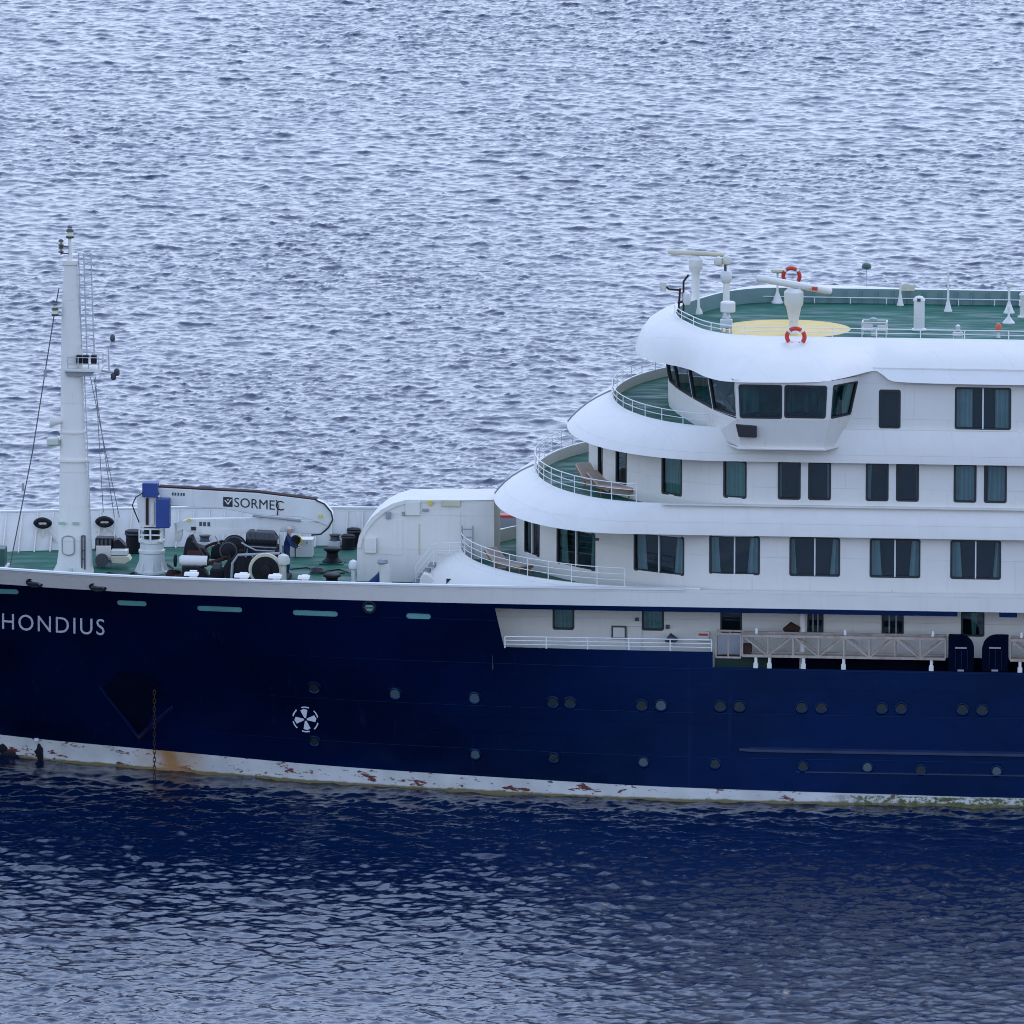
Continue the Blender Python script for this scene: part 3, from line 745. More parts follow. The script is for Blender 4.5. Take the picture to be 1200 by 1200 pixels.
# ------------------------------------------------------------------ rub rails and plate seams on the hull
def strake(x0, x1, z, h, d, mat='navy', name='rubbing_strake'):
    xs2 = [x0, x0 + .5] + list(np.arange(x0 + 1, x1, 1.0)) + [x1]
    rows = []
    for dz, dd in ((-h, .0), (-h * .5, 1), (h * .4, 1), (h, .0)):
        rows.append([(x, hull_y(x, z + dz) - (d * dd if 0 < i < len(xs2) - 1 else 0) + (.02 if dd == 0 else 0), z + dz) for i, x in enumerate(xs2)])
    return MB().strips(rows).build(name, mat, ship, angle=30)
strake(X0(868), XEND, 1.86, .10, .15, 'highlight_navy')
strake(X0(935), XEND, 1.12, .035, .045, 'highlight_navy')
for x0, x1, z in ((X0(410), X0(860), 2.75), (X0(330), X0(760), 2.2), (X0(690), XEND, 4.0), (X0(420), XEND, 3.15)):
    strake(x0, x1, z, .018, .012, name='weld_seam')

# portholes
def porthole(px, py, r=.20, bright=False):
    c = on_hull(px, py); e = .05
    nx = Vector((1, (hull_y(c.x + e, c.z) - hull_y(c.x - e, c.z)) / (2 * e), 0)); nz_ = Vector((0, (hull_y(c.x, c.z + e) - hull_y(c.x, c.z - e)) / (2 * e), 1))
    out = nx.cross(nz_).normalized()
    if out.y > 0: out = -out
    fr = MB().lathe(c, [(r + .055, -.03), (r + .055, .02), (r + .01, .035), (r - .02, .012), (r - .02, -.02)], 24, out).build('porthole', 'navy', ship)
    MB().lathe(c, [(r - .022, -.01), (r - .022, .010)], 24, out).build('pane', 'porthole_pale' if bright else 'porthole_glass', fr)
    MB().torus(c + out * .03 + Vector((0, 0, .01)), r + .05, .02, out, 14, 6, R(200) if False else 0, math.pi).build('eyebrow', 'navy', fr)
mtg, ntg, bg_ = nodes('porthole_glass'); bg_.inputs['Base Color'].default_value = (.012, .020, .022, 1); bg_.inputs['Roughness'].default_value = .08
mtg, ntg, bg_ = nodes('porthole_pale'); bg_.inputs['Base Color'].default_value = (.06, .09, .10, 1); bg_.inputs['Roughness'].default_value = .12
for px, py, br_ in ((368, 806, 0), (463, 813, 1), (556, 818, 1), (648, 823, 0), (668, 823.5, 0), (752, 826.5, 0), (774.5, 826.5, 1), (844, 827.5, 0), (866.5, 827.8, 0), (939.5, 829, 0), (962.5, 829.3, 0), (1033.5, 830, 0), (1056, 830.3, 0), (1128, 831.5, 0), (1151, 832, 0)):
    porthole(px, py, .19, br_)
for px, py, br_ in ((368.5, 868.5, 0), (557, 884, 1), (649, 888, 0), (754, 893, 1), (838, 895, 0), (941, 898, 0), (1016.5, 899, 1), (1079, 902, 0), (1168, 903.5, 1)):
    porthole(px, py, .17, br_)

# freeing-port slots
def slot(px0, px1, py0, py1, name='freeing_port'):
    a = on_hull(px0, py0); b_ = on_hull(px1, py1); h = .10
    n = 8; top, bot, top2, bot2 = [], [], [], []
    mb = MB(); poly = []
    def P(t, dz, off):
        x = a.x + (b_.x - a.x) * t; z = a.z + (b_.z - a.z) * t + dz; return (x, hull_y(x, z) - off, z)
    L = abs(b_.x - a.x)
    ringp = []
    for i in range(9): an = R(90 + 180 * i / 8); ringp.append((math.cos(an) * h / L, math.sin(an) * h))
    def loop(off, k):
        out = []
        for dt, dz in ringp: out.append(P(0 + (dt * k) + h / L, dz * k, off))
        for dt, dz in ringp: out.append(P(1 - (dt * k) - h / L, -dz * k, off))
        return out
    o = MB().strips([loop(.004, 1.25), loop(.035, 1.2), loop(.035, 1.0), loop(-.01, .98)], closed=True).build(name, 'navy', ship)
    l_ = loop(.006, .98); MB().add(l_, [tuple(range(len(l_)))]).build('opening', 'teal_slot', o, smooth=False)
for q in ((-22, 22, 692, 693.5), (137, 172, 706, 707.5), (231, 284, 712.5, 714.5), (343, 396, 717.5, 719.5), (476, 505, 721.5, 722.5)): slot(*q)
# mooring chocks through the near bulwark (oval dark eyes)
def eye(px, py, rx_, rz_, ring_mat, hole_mat):
    c = on_hull(px, py); out = Vector((-.08, -1, -.12)).normalized()
    d, u, t = basis(out)
    o = MB().torus(c + out * .01, 1.0, .055, out, 26, 8, sx=rx_, sz=rz_).build('mooring_eye', ring_mat, ship)
    pts = [c + out * .016 + u * rx_ * .96 * math.cos(2 * math.pi * i / 22) + t * rz_ * .96 * math.sin(2 * math.pi * i / 22) for i in range(22)]
    MB().add(pts, [tuple(range(22))]).build('hole', hole_mat, o, smooth=False)
    MB().bar(c + out * .04 - u * rx_ * .9, c + out * .04 + u * rx_ * .9, .04).build('roller_bar', 'dark_grey', o)
eye(41, 682.5, .27, .15, 'black_gear', 'room_dark'); eye(115, 687.5, .27, .15, 'black_gear', 'room_dark')
eye(433, 711.5, .20, .20, 'black_gear', 'teal_slot')

# name lettering, laid onto the plating
def text_mesh(body, size, spacing=1.0):
    cu = bpy.data.curves.new('lettering', 'FONT'); cu.body = body; cu.size = size; cu.space_character = spacing; cu.resolution_u = 4
    t = bpy.data.objects.new('lettering', cu); col.objects.link(t)
    bpy.context.view_layer.update()
    me = bpy.data.meshes.new_from_object(t); bpy.data.objects.remove(t)
    vs_ = [v.co.copy() for v in me.vertices]; fs = [tuple(p.vertices) for p in me.polygons]; bpy.data.meshes.remove(me)
    x0 = min(v.x for v in vs_); x1 = max(v.x for v in vs_); y0 = min(v.y for v in vs_); y1 = max(v.y for v in vs_)
    return [((v.x - x0) / (x1 - x0), (v.y - y0) / (y1 - y0)) for v in vs_], fs
uvs, fs = text_mesh('HONDIUS', 1, 1.18)
tl_, tr_, bl_, br_ = on_hull(2.5, 718.5), on_hull(122.5, 725.5), on_hull(2.5, 737.0), on_hull(122.5, 744.5)
mb = MB(); vv = []
for u, v_ in uvs:
    p = (bl_ * (1 - u) + br_ * u) * (1 - v_) + (tl_ * (1 - u) + tr_ * u) * v_
    vv.append((p.x, hull_y(p.x, p.z) - .012, p.z))
mb.add(vv, fs).build('ship_name', 'mark_white', ship, smooth=False)['label'] = 'pale grey capital letters HONDIUS on the bow'
# bow thruster mark
c = on_hull(358, 843); mb = MB()
def hp(dx, dz, off=.012): return (c.x + dx, hull_y(c.x + dx, c.z + dz) - off, c.z + dz)
for k in range(4):
    a = R(90 * k + 8); pts = [hp(math.cos(a + da) * r_, math.sin(a + da) * r_) for r_, da in ((.06, -.5), (.36, -.36), (.40, 0), (.36, .36), (.06, .5))]
    mb.add(pts, [tuple(range(5))])
for k in range(6):
    a = R(60 * k + 30); n = 6
    inn = [hp(math.cos(a + (i / n - .5) * .62) * .43, math.sin(a + (i / n - .5) * .62) * .43) for i in range(n + 1)]
    ou = [hp(math.cos(a + (i / n - .5) * .62) * .475, math.sin(a + (i / n - .5) * .62) * .475) for i in range(n + 1)]
    mb.strips([inn, ou])
mb.build('thruster_mark', 'mark_white', ship, smooth=False)

# anchor pocket: V shaped bolster with a flat dark panel painted as the hollow's shade
A, B_, C_ = on_hull(116, 803), on_hull(163, 861), on_hull(203, 827); T1, T2 = on_hull(124, 788), on_hull(178, 790)
def lift(p, d): return Vector((p.x, p.y - d, p.z))
mb = MB()
for p, q, dp, dq in ((A, B_, .02, .34), (B_, C_, .34, .05)):
    n = 6
    rows = [[], [], []]
    for i in range(n + 1):
        t = i / n; w = p * (1 - t) + q * t; y = hull_y(w.x, w.z); d = dp * (1 - t) + dq * t
        rows[0].append((w.x, y + .02, w.z - .35 * (.3 + d))); rows[1].append((w.x, y - d, w.z)); rows[2].append((w.x, y + .02, w.z + .06))
    mb.strips(rows)
mb.build('anchor_bolster', 'blue_trim', ship, angle=25)
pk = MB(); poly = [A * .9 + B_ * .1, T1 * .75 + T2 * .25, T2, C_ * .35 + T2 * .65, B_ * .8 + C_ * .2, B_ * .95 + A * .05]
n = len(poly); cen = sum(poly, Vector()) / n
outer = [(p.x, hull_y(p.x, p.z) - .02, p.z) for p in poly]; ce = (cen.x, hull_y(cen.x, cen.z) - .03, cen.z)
pk.add(outer + [ce], [(i, (i + 1) % n, n) for i in range(n)]).build('hawse_shade_panel', 'kick_dark', ship, smooth=False)
p = on_hull(181, 806)
MB().torus(p, .16, .05, (-.2, -1, -.2), 20, 8).build('hawse_lip', 'kick_dark', ship)

# ------------------------------------------------------------------ railings
def railing(pts, h, rails=3, step=1.1, r=.022, name='railing', mat='rail_white', lean=0):
    pts = [Vector(p) for p in pts]
    mb = MB()
    for k in range(rails):
        z = h * (k + 1) / rails; mb.tube([p + Vector((0, 0, z)) for p in pts], r if k == rails - 1 else r * .75, 6)
    o = mb.build(name, mat, ship)
    L = [0]
    for a, b_ in zip(pts, pts[1:]): L.append(L[-1] + (b_ - a).length)
    post = MB().cyl((0, 0, 0), (0, 0, h), r * 1.05, n=6).mesh('post', mat)
    n = max(1, int(L[-1] / step))
    for i in range(n + 1):
        s = L[-1] * i / n; p = Vector([np.interp(s, L, [q[k] for q in pts]) for k in range(3)])
        inst('post', post, o, p)
    return o
def on_rim(rim, z, i0, i1, inset=.05, far=False):
    out = []
    for i in range(i0, i1):
        x, y = rim[i]; out.append((x + inset, (2 * YC - y - inset) if far else (y + inset), z))
    return out
railing(on_rim(rim0, Z_TOP + .03, 3, 29), .62, 3, 1.0, .017)
railing(on_rim(rim1, 10.38, 0, 28), .62, 3, .95, .017); railing(on_rim(rim1, 10.38, 0, 31, far=True), .62, 3, .95, .017)
railing(on_rim(rim2, 13.05, 0, 27), .42, 2, 1.0, .016); railing(on_rim(rim2, 13.05, 0, 31, far=True), .42, 2, 1.0, .016)
railing([(x + .05, y + .05, 15.92) for x, y in rim3[4:34:2]] + [(20, 2.56, 15.92)], .30, 2, 1.5, .018)
railing([(x, 14.45, 15.4) for x in np.linspace(6.9, 26, 12)], .22, 1, 1.2, .02)
railing([(x, .10 + 0 * x, Z_SILL) for x in np.linspace(XA + .35, XB - .05, 10)], .40, 3, 1.35, .022)

# ------------------------------------------------------------------ aft-of-foredeck house with curved front
YH = 8.5; DH = 2.45
outl = [(418, 690), (418.5, 640), (421, 628), (427, 617), (436, 606), (447, 597), (460, 590), (476, 585.5), (579, 585.5), (579, 690)]
poly = [at(px, py, YH) for px, py in outl]
poly[0].z = poly[-1].z = Z_FORE
hs = MB().prism(poly, (0, DH, 0)).build('stores_house', 'white', ship, angle=30)
MB().prism([Vector((p.x - .0, YH - .05, p.z)) for p in poly[1:9]] + [Vector((p.x, YH - .05, p.z - .10)) for p in [Vector((q.x + .12, q.y, q.z)) for q in poly[1:8]][::-1] + [Vector((poly[8].x, 0, poly[8].z))][:0]], (0, .05, 0)).build('edge_trim', 'white', hs)
def hbox(px0, px1, py0, py1, d, mat, name, y=YH):
    a = at(px0, py1, y - d); b_ = at(px1, py0, y - d)
    return MB().box(((a.x + b_.x) / 2, y - d / 2, (a.z + b_.z) / 2), (b_.x - a.x, d, b_.z - a.z)).build(name, mat, hs, smooth=False, bevel=.012)
hbox(475, 492, 588.5, 604, .10, 'white', 'electric_cabinet'); hbox(471, 475.5, 600, 604.5, .06, 'mid_grey', 'junction_box')
hbox(452, 458, 600.5, 608, .12, 'mid_grey', 'bell_bracket'); hbox(517, 539.5, 586.5, 593.5, .08, 'cream', 'name_board')
hbox(502, 506.5, 587, 592, .12, 'yellow', 'work_lamp'); hbox(427, 441, 631, 648, .14, 'white', 'hose_cabinet'); hbox(490.5, 492, 614, 650, .03, 'cream', 'conduit')
hbox(495, 502, 596.5, 599.5, .07, 'mid_grey', 'junction_box'); hbox(443, 472, 609, 650, .02, 'white', 'access_panel'); hbox(512, 540, 600, 650, .02, 'white', 'access_panel')
# ladder and stair rail on the house
mb = MB(); a = at(541.5, 616, YH - .2); b_ = at(541.5, 662, YH - .2)
for dx in (0, .38): mb.cyl((a.x + dx, YH - .2, b_.z), (a.x + dx, YH - .2, a.z), .022, n=6)
z = b_.z + .15
while z < a.z: mb.cyl((a.x, YH - .2, z), (a.x + .38, YH - .2, z), .016, n=6); z += .28
mb.build('ladder', 'mid_grey', hs)
mb = MB()
for off in (0, .45):
    mb.tube([at(487, 664 + off * 20, YH - .9), at(508, 637 + off * 20, YH - .9), at(545, 635.5 + off * 20, YH - .9)], .022, 6)
for q in ((487, 664, 682), (508, 637, 672), (527, 636, 668), (545, 635.5, 665)):
    mb.cyl(at(q[0], q[1], YH - .9), at(q[0], q[2], YH - .9), .02, n=6)
mb.build('stair_rail', 'rail_white', hs)
for k in range(4):
    p = at(489 + k * 6, 681 - k * 6.5, YH - .6); MB().box(p, (.24, .7, .05)).build('stair_tread', 'mid_grey', hs, smooth=False)

# ------------------------------------------------------------------ deck things: generic builders
def base_on(px, py, z=Z_FORE): return atz(px, py, z)
def gear(name, loc, label, cat, group=None): return thing(name, loc, label, cat, group)

# foremast
YM = 9.5
mbase = at(88, 668, YM); mbase.z = Z_FORE
mast = gear('foremast', mbase, 'tall tapered white signal mast on the green foredeck', 'mast')
def rrect(c, wx, wy, z, k=5):
    pts = []; r = min(wx, wy) * .42
    for sx, sy_, a0 in ((1, 1, 0), (-1, 1, 90), (-1, -1, 180), (1, -1, 270)):
        for j in range(k):
            a = R(a0 + 90 * j / (k - 1)); pts.append((c[0] + sx * (wx / 2 - r) + r * math.cos(a), c[1] + sy_ * (wy / 2 - r) + r * math.sin(a), z))
    return pts
prof = [(62, 110, 671), (67, 108, 660), (69, 107, 645), (69.5, 106, 600), (70, 103, 560), (71, 99.5, 500), (71.5, 97.5, 450), (71.8, 97, 420), (72, 95, 380), (74, 92, 330), (75.2, 90.5, 308)]
rows = []
for x0, x1, py in prof:
    a = at(x0, py, YM); b_ = at(x1, py, YM); w = b_.x - a.x
    rows.append(rrect(((a.x + b_.x) / 2, YM), w, max(w * .85, .4), max(a.z, Z_FORE)))
mb = MB().strips(rows, closed=True); mb.add(rows[-1], [tuple(range(len(rows[-1])))])
mb.build('column', 'white', mast, angle=40)
def ringm(px0, px1, py, h, grow, mat='white', name='flange'):
    a = at(px0 - grow, py, YM); b_ = at(px1 + grow, py, YM); w = b_.x - a.x
    c = ((a.x + b_.x) / 2, YM)
    r1 = rrect(c, w, w * .88, a.z - h / 2); r2 = rrect(c, w, w * .88, a.z + h / 2)
    mb = MB().strips([r1, r2], closed=True); mb.add(r1, [tuple(range(len(r1)))]); mb.add(r2, [tuple(range(len(r2)))])
    return mb.build(name, mat, mast)
ringm(70, 101, 505, .05, 1); ringm(69.5, 102.5, 538, .07, 2); ringm(75, 90.5, 307, .14, 2)
c = at(87, 538, YM); MB().bar((c.x - 1.2, YM - .3, c.z), (c.x + .9, YM - .3, c.z), .05).build('cross_bar', 'white', mast)
# pole and lanterns on top
p0 = at(82, 306, YM); p1 = at(81.7, 279, YM)
MB().tubes([(p0, .10), ((p0 + p1) / 2, .07), (p1, .06)], 10).build('pole', 'white', mast)
def lantern(px, py, y, name='signal_lamp', k=1.0, parent=None):
    c = at(px, py, y)
    o = MB().lathe(c, [(.10 * k, 0), (.11 * k, .05 * k), (.07 * k, .06 * k), (.07 * k, .16 * k), (.11 * k, .17 * k), (.09 * k, .23 * k), (.02, .27 * k)], 12).build(name, 'dark_grey', parent or mast)
    MB().lathe(c, [(.085 * k, .058 * k), (.085 * k, .165 * k)], 12).build('lens', 'lamp_glass', o)
lantern(82, 279, YM, k=1.35); lantern(81.8, 272, YM, k=.9)
lantern(71.5, 296, YM, k=.9); lantern(71.5, 288, YM, k=.9); lantern(64.5, 370, YM - .3, k=1.2); lantern(64.5, 362, YM - .3, k=.8)
mb = MB()
for (x0, y0, x1, y1) in ((71.5, 297, 80, 297), (71.5, 289, 80, 289), (71.5, 284, 71.5, 299), (64.5, 370, 73, 369)): mb.cyl(at(x0, y0, YM - .1), at(x1, y1, YM - .1), .022, n=6)
mb.build('lamp_bracket', 'dark_grey', mast)
# platform
a = at(75, 433, YM - .5); b_ = at(118, 433, YM - .5)
pf = MB().box(((a.x + b_.x) / 2, YM, a.z), (b_.x - a.x, 1.3, .09)).build('platform', 'white', mast, smooth=False)
MB().prism([at(76, 435, YM - .5), at(112, 435, YM - .5), at(106, 441, YM - .5), at(78, 441, YM - .5)], (0, 1.0, 0)).build('platform_bracket', 'mid_grey', pf)
mb = MB(); z0 = a.z; xx0, xx1 = a.x + .05, b_.x - .05
for zz in (.22, .45): mb.tube([(xx0 + .1, YM - .62, z0 + zz), (xx1, YM - .62, z0 + zz), (xx1, YM + .62, z0 + zz), (xx0 + .1, YM + .62, z0 + zz)], .018, 6)
for xx in np.linspace(xx0 + .1, xx1, 4):
    for yy in (-.62, .62): mb.cyl((xx, YM + yy, z0), (xx, YM + yy, z0 + .45), .02, n=6)
mb.build('guard_rail', 'lattice', pf)
for px in (93, 100.5, 110):
    p = at(px, 421, YM - .45); MB().box(p, (.20, .22, .30)).build('floodlight', 'black_gear', pf, smooth=False, bevel=.02)
q0 = at(118, 434, YM); q1 = at(137, 437, YM)
MB().tube([q0, q1], .04, 8).build('outrigger', 'lattice', mast)
MB().tube([at(128, 436, YM), at(127, 410, YM), at(132, 398, YM)], .025, 6).build('antenna_mount', 'lattice', mast)
p = at(132, 397, YM); MB().lathe(p - Vector((0, 0, .10)), [(.06, 0), (.09, .06), (.09, .18), (.04, .26)], 10).build('antenna_head', 'dark_grey', mast)
for px, py in ((137, 437), (133, 442)):
    p = at(px, py, YM); MB().lathe(p - Vector((0, 0, .1)), [(.06, 0), (.10, .05), (.10, .2), (.05, .26)], 10).build('horn_lamp', 'dark_grey', mast)
MB().tube([at(111, 417, YM), at(111, 398, YM)], .016, 6).build('whip_antenna', 'white', mast)
# ladder with cage up the after side
mb = MB()
for (px, y_) in ((95.5, YM - .22), (95.5, YM + .22)):
    mb.tube([at(108, 664, y_), at(104, 560, y_), at(99, 440, y_)], .022, 6)
for i in range(34):
    py = 440 + i * 6.6; px = float(np.interp(py, [440, 560, 664], [99, 104, 108])); mb.cyl(at(px, py, YM - .22), at(px, py, YM + .22), .014, n=5)
mb.build('ladder', 'lattice', mast)
mb = MB()
for px in (95, 101, 109.5):
    mb.tube([at(px + 1, 420, YM - .1), at(px - 3, 297, YM - .1)], .024, 5)
for py in range(297, 420, 12):
    f = (py - 285) / 135; mb.tube([at(92 + f * 4, py, YM - .2), at(98 + f * 4, py + 1, YM - .5), at(106.5 + f * 4, py, YM), at(98 + f * 4, py - 1, YM + .5)], .020, 5)
mb.build('ladder_cage', 'lattice', mast)
mb = MB()
for px0, px1, py1 in ((106, 140, 606), (110, 134, 606), (112, 121, 600)):
    mb.tube([at(px0, 442, YM + .4), at((px0 + px1) / 2, (442 + py1) / 2 + 2, YM + 2), at(px1, py1, YM + 4.5)], .014, 5)
mb.build('after_stay_wire', 'mid_grey', mast)
MB().tube([at(69, 338, YM), at(63, 372, YM - .3), at(38, 530, YM - 1.2), at(12, 662, YM - 2)], .022, 6).build('forestay_wire', 'dark_grey', mast)
for py, px in ((437, 53), (570, 27)): MB().cyl(at(px, py - 4, YM - 1), at(px, py + 5, YM - 1), .05, n=8).build('turnbuckle', 'mid_grey', mast)
# horn
c = at(64, 493, YM - .2)
MB().lathe(c + Vector((.28, 0, 0)), [(.10, 0), (.13, .14), (.17, .3), (.24, .44), (.20, .45)], 16, (-1, -.15, 0)).build('horn', 'white', mast)
p = at(62, 517, YM - .2); MB().box(p, (.42, .34, .24)).build('horn_compressor', 'off_white', mast, smooth=False, bevel=.04)
MB().bar(at(55, 523, YM - .2), at(73, 521, YM - .2), .07).build('horn_bracket', 'mark_green', mast)
# door outline, signs
c = at(82, 636.5, YM); yF = YM - .52
pts = [(c.x + .215 * math.cos(a) * 1.0, yF - .015, c.z + (.20 if math.sin(a) > 0 else -.20) + .14 * math.sin(a)) for a in [2 * math.pi * i / 24 for i in range(24)]]
MB().tube(pts + [pts[0]], .022, 6).build('hatch_seal', 'mid_grey', mast)
MB().add([(p[0], p[1] + .002, p[2]) for p in pts], [tuple(range(24))]).build('hatch_door', 'white', mast)
for px in (72.5, 89): p = at(px, 613.5, YM - .52); MB().box(p, (.24, .02, .10)).build('green_sign', 'mark_green', mast, smooth=False)
MB().cyl(at(83, 665, YM - .9), at(83, 680, YM - .9), .07, n=8).build('vent_stub', 'white', mast)
mb = MB()
for px in (96, 99.5): mb.bar(at(px, 628, YM - .5), at(px, 667, YM - .5), .05)
for py in (628, 645, 655): mb.bar(at(96, py, YM - .5), at(100, py, YM - .5), .04)
mb.build('side_frame', 'dark_grey', mast)

# crane
YK = 9.7
kb = base_on(178, 674); kb.y = YK
crane = gear('deck_crane', Vector((at(178, 640, YK).x, YK, Z_FORE)), 'folded white knuckle boom crane with blue tanks on the green foredeck', 'crane')
kx = crane.location.x; zc = lambda py: at(178, py, YK).z
MB().lathe((kx, YK, Z_FORE), [(.60, 0), (.60, .06), (.46, .08), (.44, zc(648) - Z_FORE), (.47, zc(647) - Z_FORE), (.47, zc(644) - Z_FORE), (.42, zc(643) - Z_FORE), (.42, zc(636) - Z_FORE), (.47, zc(635) - Z_FORE), (.47, zc(632) - Z_FORE), (.35, zc(631) - Z_FORE)], 26).build('pedestal', 'white_gear', crane)
for k in range(8):
    a = k * math.pi / 4 + .2; MB().prism([(kx + .44 * math.cos(a), YK + .44 * math.sin(a), Z_FORE + .45), (kx + .44 * math.cos(a), YK + .44 * math.sin(a), Z_FORE + .06), (kx + .60 * math.cos(a), YK + .60 * math.sin(a), Z_FORE + .06)], (.03 * math.sin(a), -.03 * math.cos(a), 0)).build('gusset', 'white_gear', crane, smooth=False)
mb = MB()
for dx, dy in ((-.40, -.36), (.0, -.46), (.40, -.36), (-.4, .36), (.4, .36)): mb.bar((kx + dx, YK + dy, zc(633)), (kx + dx, YK + dy, zc(618)), .06)
for py in (632, 625, 618):
    for dy in (-.40, .40): mb.bar((kx - .42, YK + dy, zc(py)), (kx + .42, YK + dy, zc(py)), .05)
mb.build('slewing_frame', 'white_gear', crane)
MB().lathe((kx, YK, zc(632)), [(.28, 0), (.28, zc(617) - zc(632))], 18).build('slew_motor', 'black_gear', crane)
col_poly = [at(163, 618, YK - .28), at(183, 618, YK - .28), at(186, 590, YK - .28), at(180, 574, YK - .28), at(168, 573, YK - .28), at(160, 584, YK - .28)]
MB().prism(col_poly, (0, .56, 0)).build('column', 'white_gear', crane, smooth=False, bevel=.02)
MB().box((at(172.5, 600, YK - .3).x, YK - .3, zc(598)), (.10, .06, .95)).build('lift_cylinder', 'rust_gear', crane, smooth=False)
MB().box((at(178.5, 600, YK - .3).x, YK - .3, zc(600)), (.12, .08, .8)).build('cylinder_rod', 'white', crane, smooth=False)
def pbox(px0, px1, py0, py1, y, d, mat, name, parent, bevel=.02):
    a = at(px0, py1, y); b_ = at(px1, py0, y)
    return MB().box(((a.x + b_.x) / 2, y + d / 2, (a.z + b_.z) / 2), (b_.x - a.x, d, b_.z - a.z)).build(name, mat, parent, smooth=False, bevel=bevel)
pbox(166.5, 184.5, 566.5, 583, YK - .55, .55, 'crane_blue', 'oil_tank', crane, .03)
pbox(182.5, 198.5, 585, 619, YK - .62, .5, 'crane_blue', 'oil_tank', crane, .03)
def bprism(pxs, y, d, mat, name, parent, bevel=.02): return MB().prism([at(a, b_, y) for a, b_ in pxs], (0, d, 0)).build(name, mat, parent, smooth=False, bevel=bevel)
YBm = YK - .24
boom = bprism([(184, 571.5), (300, 577.8), (371, 586.5), (382, 592), (389.5, 602), (390.5, 611), (386, 618), (374, 612), (352, 606), (298, 603), (262, 596), (190, 592)], YBm, .48, 'white_gear', 'main_boom', crane)
bprism([(186, 569.8), (300, 576), (371, 585), (371, 586.6), (300, 578), (186, 571.6)], YBm + .04, .40, 'rust_gear', 'top_flange', boom, 0)
jib = bprism([(206, 613), (222, 608.5), (302, 607.5), (356, 611.5), (389, 613), (385, 621), (376, 626.5), (330, 623.5), (236, 626.2), (214, 621), (207, 624)], YBm + .06, .36, 'white_gear', 'jib', crane)
bprism([(236, 620.5), (328, 619), (328, 623.8), (236, 626.5)], YBm + .03, .02, 'white', 'telescopic_section', jib, 0)
bprism([(204.5, 613), (214, 609.5), (214, 626), (212, 634.5), (205.5, 634.5)], YBm + .1, .14, 'off_white', 'hook_block', crane, .02)
MB().cyl(at(296, 604.5, YBm - .06), at(353, 610, YBm - .06), .045, n=10).build('hydraulic_ram', 'mid_grey', crane)
MB().tube([at(370, 586, YBm - .04), at(380, 590.5, YBm - .06), at(388, 600, YBm - .08), at(390, 609, YBm - .08), at(385, 618, YBm - .08), at(376, 626, YBm - .06), at(365, 627, YBm - .03)], .030, 8).build('hydraulic_hose', 'mark_black', crane)
MB().tube([at(168, 577, YK - .6), at(159, 583, YK - .7), at(155, 592, YK - .75), at(158, 600, YK - .7), at(163, 612, YK - .6)], .022, 8).build('hydraulic_hose', 'mark_black', crane)
MB().tube([at(324, 586, YBm - .03), at(326, 593, YBm - .05), at(325, 604, YBm - .05)], .022, 6).build('hydraulic_hose', 'mark_black', crane)
for px, py in ((221.5, 609.5), (375.5, 605)): p = at(px, py, YBm - .02); MB().box(p, (.13, .03, .10)).build('warning_plate', 'yellow', crane, smooth=False)
pbox(224, 229.5, 617.5, 621.5, YBm + .02, .06, 'mark_black', 'hose_port', crane, 0)
uvs, fs = text_mesh('SORMEC', 1, 1.0)
bl_, br_, tl_, tr_ = at(274.5, 594, YBm - .015), at(332.5, 598.5, YBm - .015), at(274.5, 583, YBm - .015), at(332.5, 587.2, YBm - .015)
MB().add([(bl_ * (1 - u) + br_ * u) * (1 - v_) + (tl_ * (1 - u) + tr_ * u) * v_ for u, v_ in uvs], fs).build('maker_lettering', 'mark_black', crane, smooth=False)
def bp2(u, v_, d=.015): # logo square frame coordinates 0..1
    a, b_, c_, e_ = at(261.5, 593.5, YBm - d), at(272.5, 594.3, YBm - d), at(272.5, 583, YBm - d), at(261.5, 582.2, YBm - d)
    return (a * (1 - u) + b_ * u) * (1 - v_) + (e_ * (1 - u) + c_ * u) * v_
MB().add([bp2(0, 0), bp2(1, 0), bp2(1, 1), bp2(0, 1)], [(0, 1, 2, 3)]).build('maker_emblem', 'mark_black', crane, smooth=False)
mb = MB()
for pl in ([(.22, .70), (.5, .38), (.8, .8), (.92, .8), (.52, .2), (.14, .62)], [(.5, .62), (.62, .80), (.38, .80)]): mb.add([bp2(u, v_, .02) for u, v_ in pl], [tuple(range(len(pl)))])
mb.build('emblem_inlay', 'white_gear', crane, smooth=False)
for i, px in enumerate((201.5, 204.5, 208, 211.5, 214.5)): pbox(px, px + 2, 577.2 + i * .15, 580.6 + i * .15, YBm - .008, .01, 'dark_grey', 'stencil_mark', crane, 0)
for i, px in enumerate((233.5, 238, 243)): pbox(px, px + 3.4, 611.5 + i * .2, 616.5 + i * .2, YBm + .052, .01, 'dark_grey', 'stencil_mark', crane, 0)

# bollards
def bollard(px, py, k, label, group='black mooring bollards on the foredeck'):
    p = base_on(px, py)
    o = gear('bollard', p, label, 'bollard', group)
    MB().lathe(p, [(.36 * k, 0), (.36 * k, .07 * k), (.30 * k, .12 * k), (.22 * k, .20 * k), (.20 * k, .38 * k), (.24 * k, .44 * k)], 22).build('post', 'black_gear', o)
    MB().lathe(p, [(.24 * k, .44 * k), (.31 * k, .47 * k), (.31 * k, .54 * k), (.26 * k, .57 * k)], 22).build('cap', 'black_gear', o)
    MB().box(p + Vector((0, 0, .02)), (.85 * k, .85 * k, .04)).build('base_plate', 'deck_green', o, smooth=False)
    return o
bollard(389.5, 660, 1.0, 'waisted black bollard on open green deck beside the white locker')
bollard(389, 691, 1.0, 'waisted black bollard half hidden behind the cap rail beside the thin black hose')
bollard(143, 690, .95, 'low black bollard half hidden behind the cap rail between mast and crane')
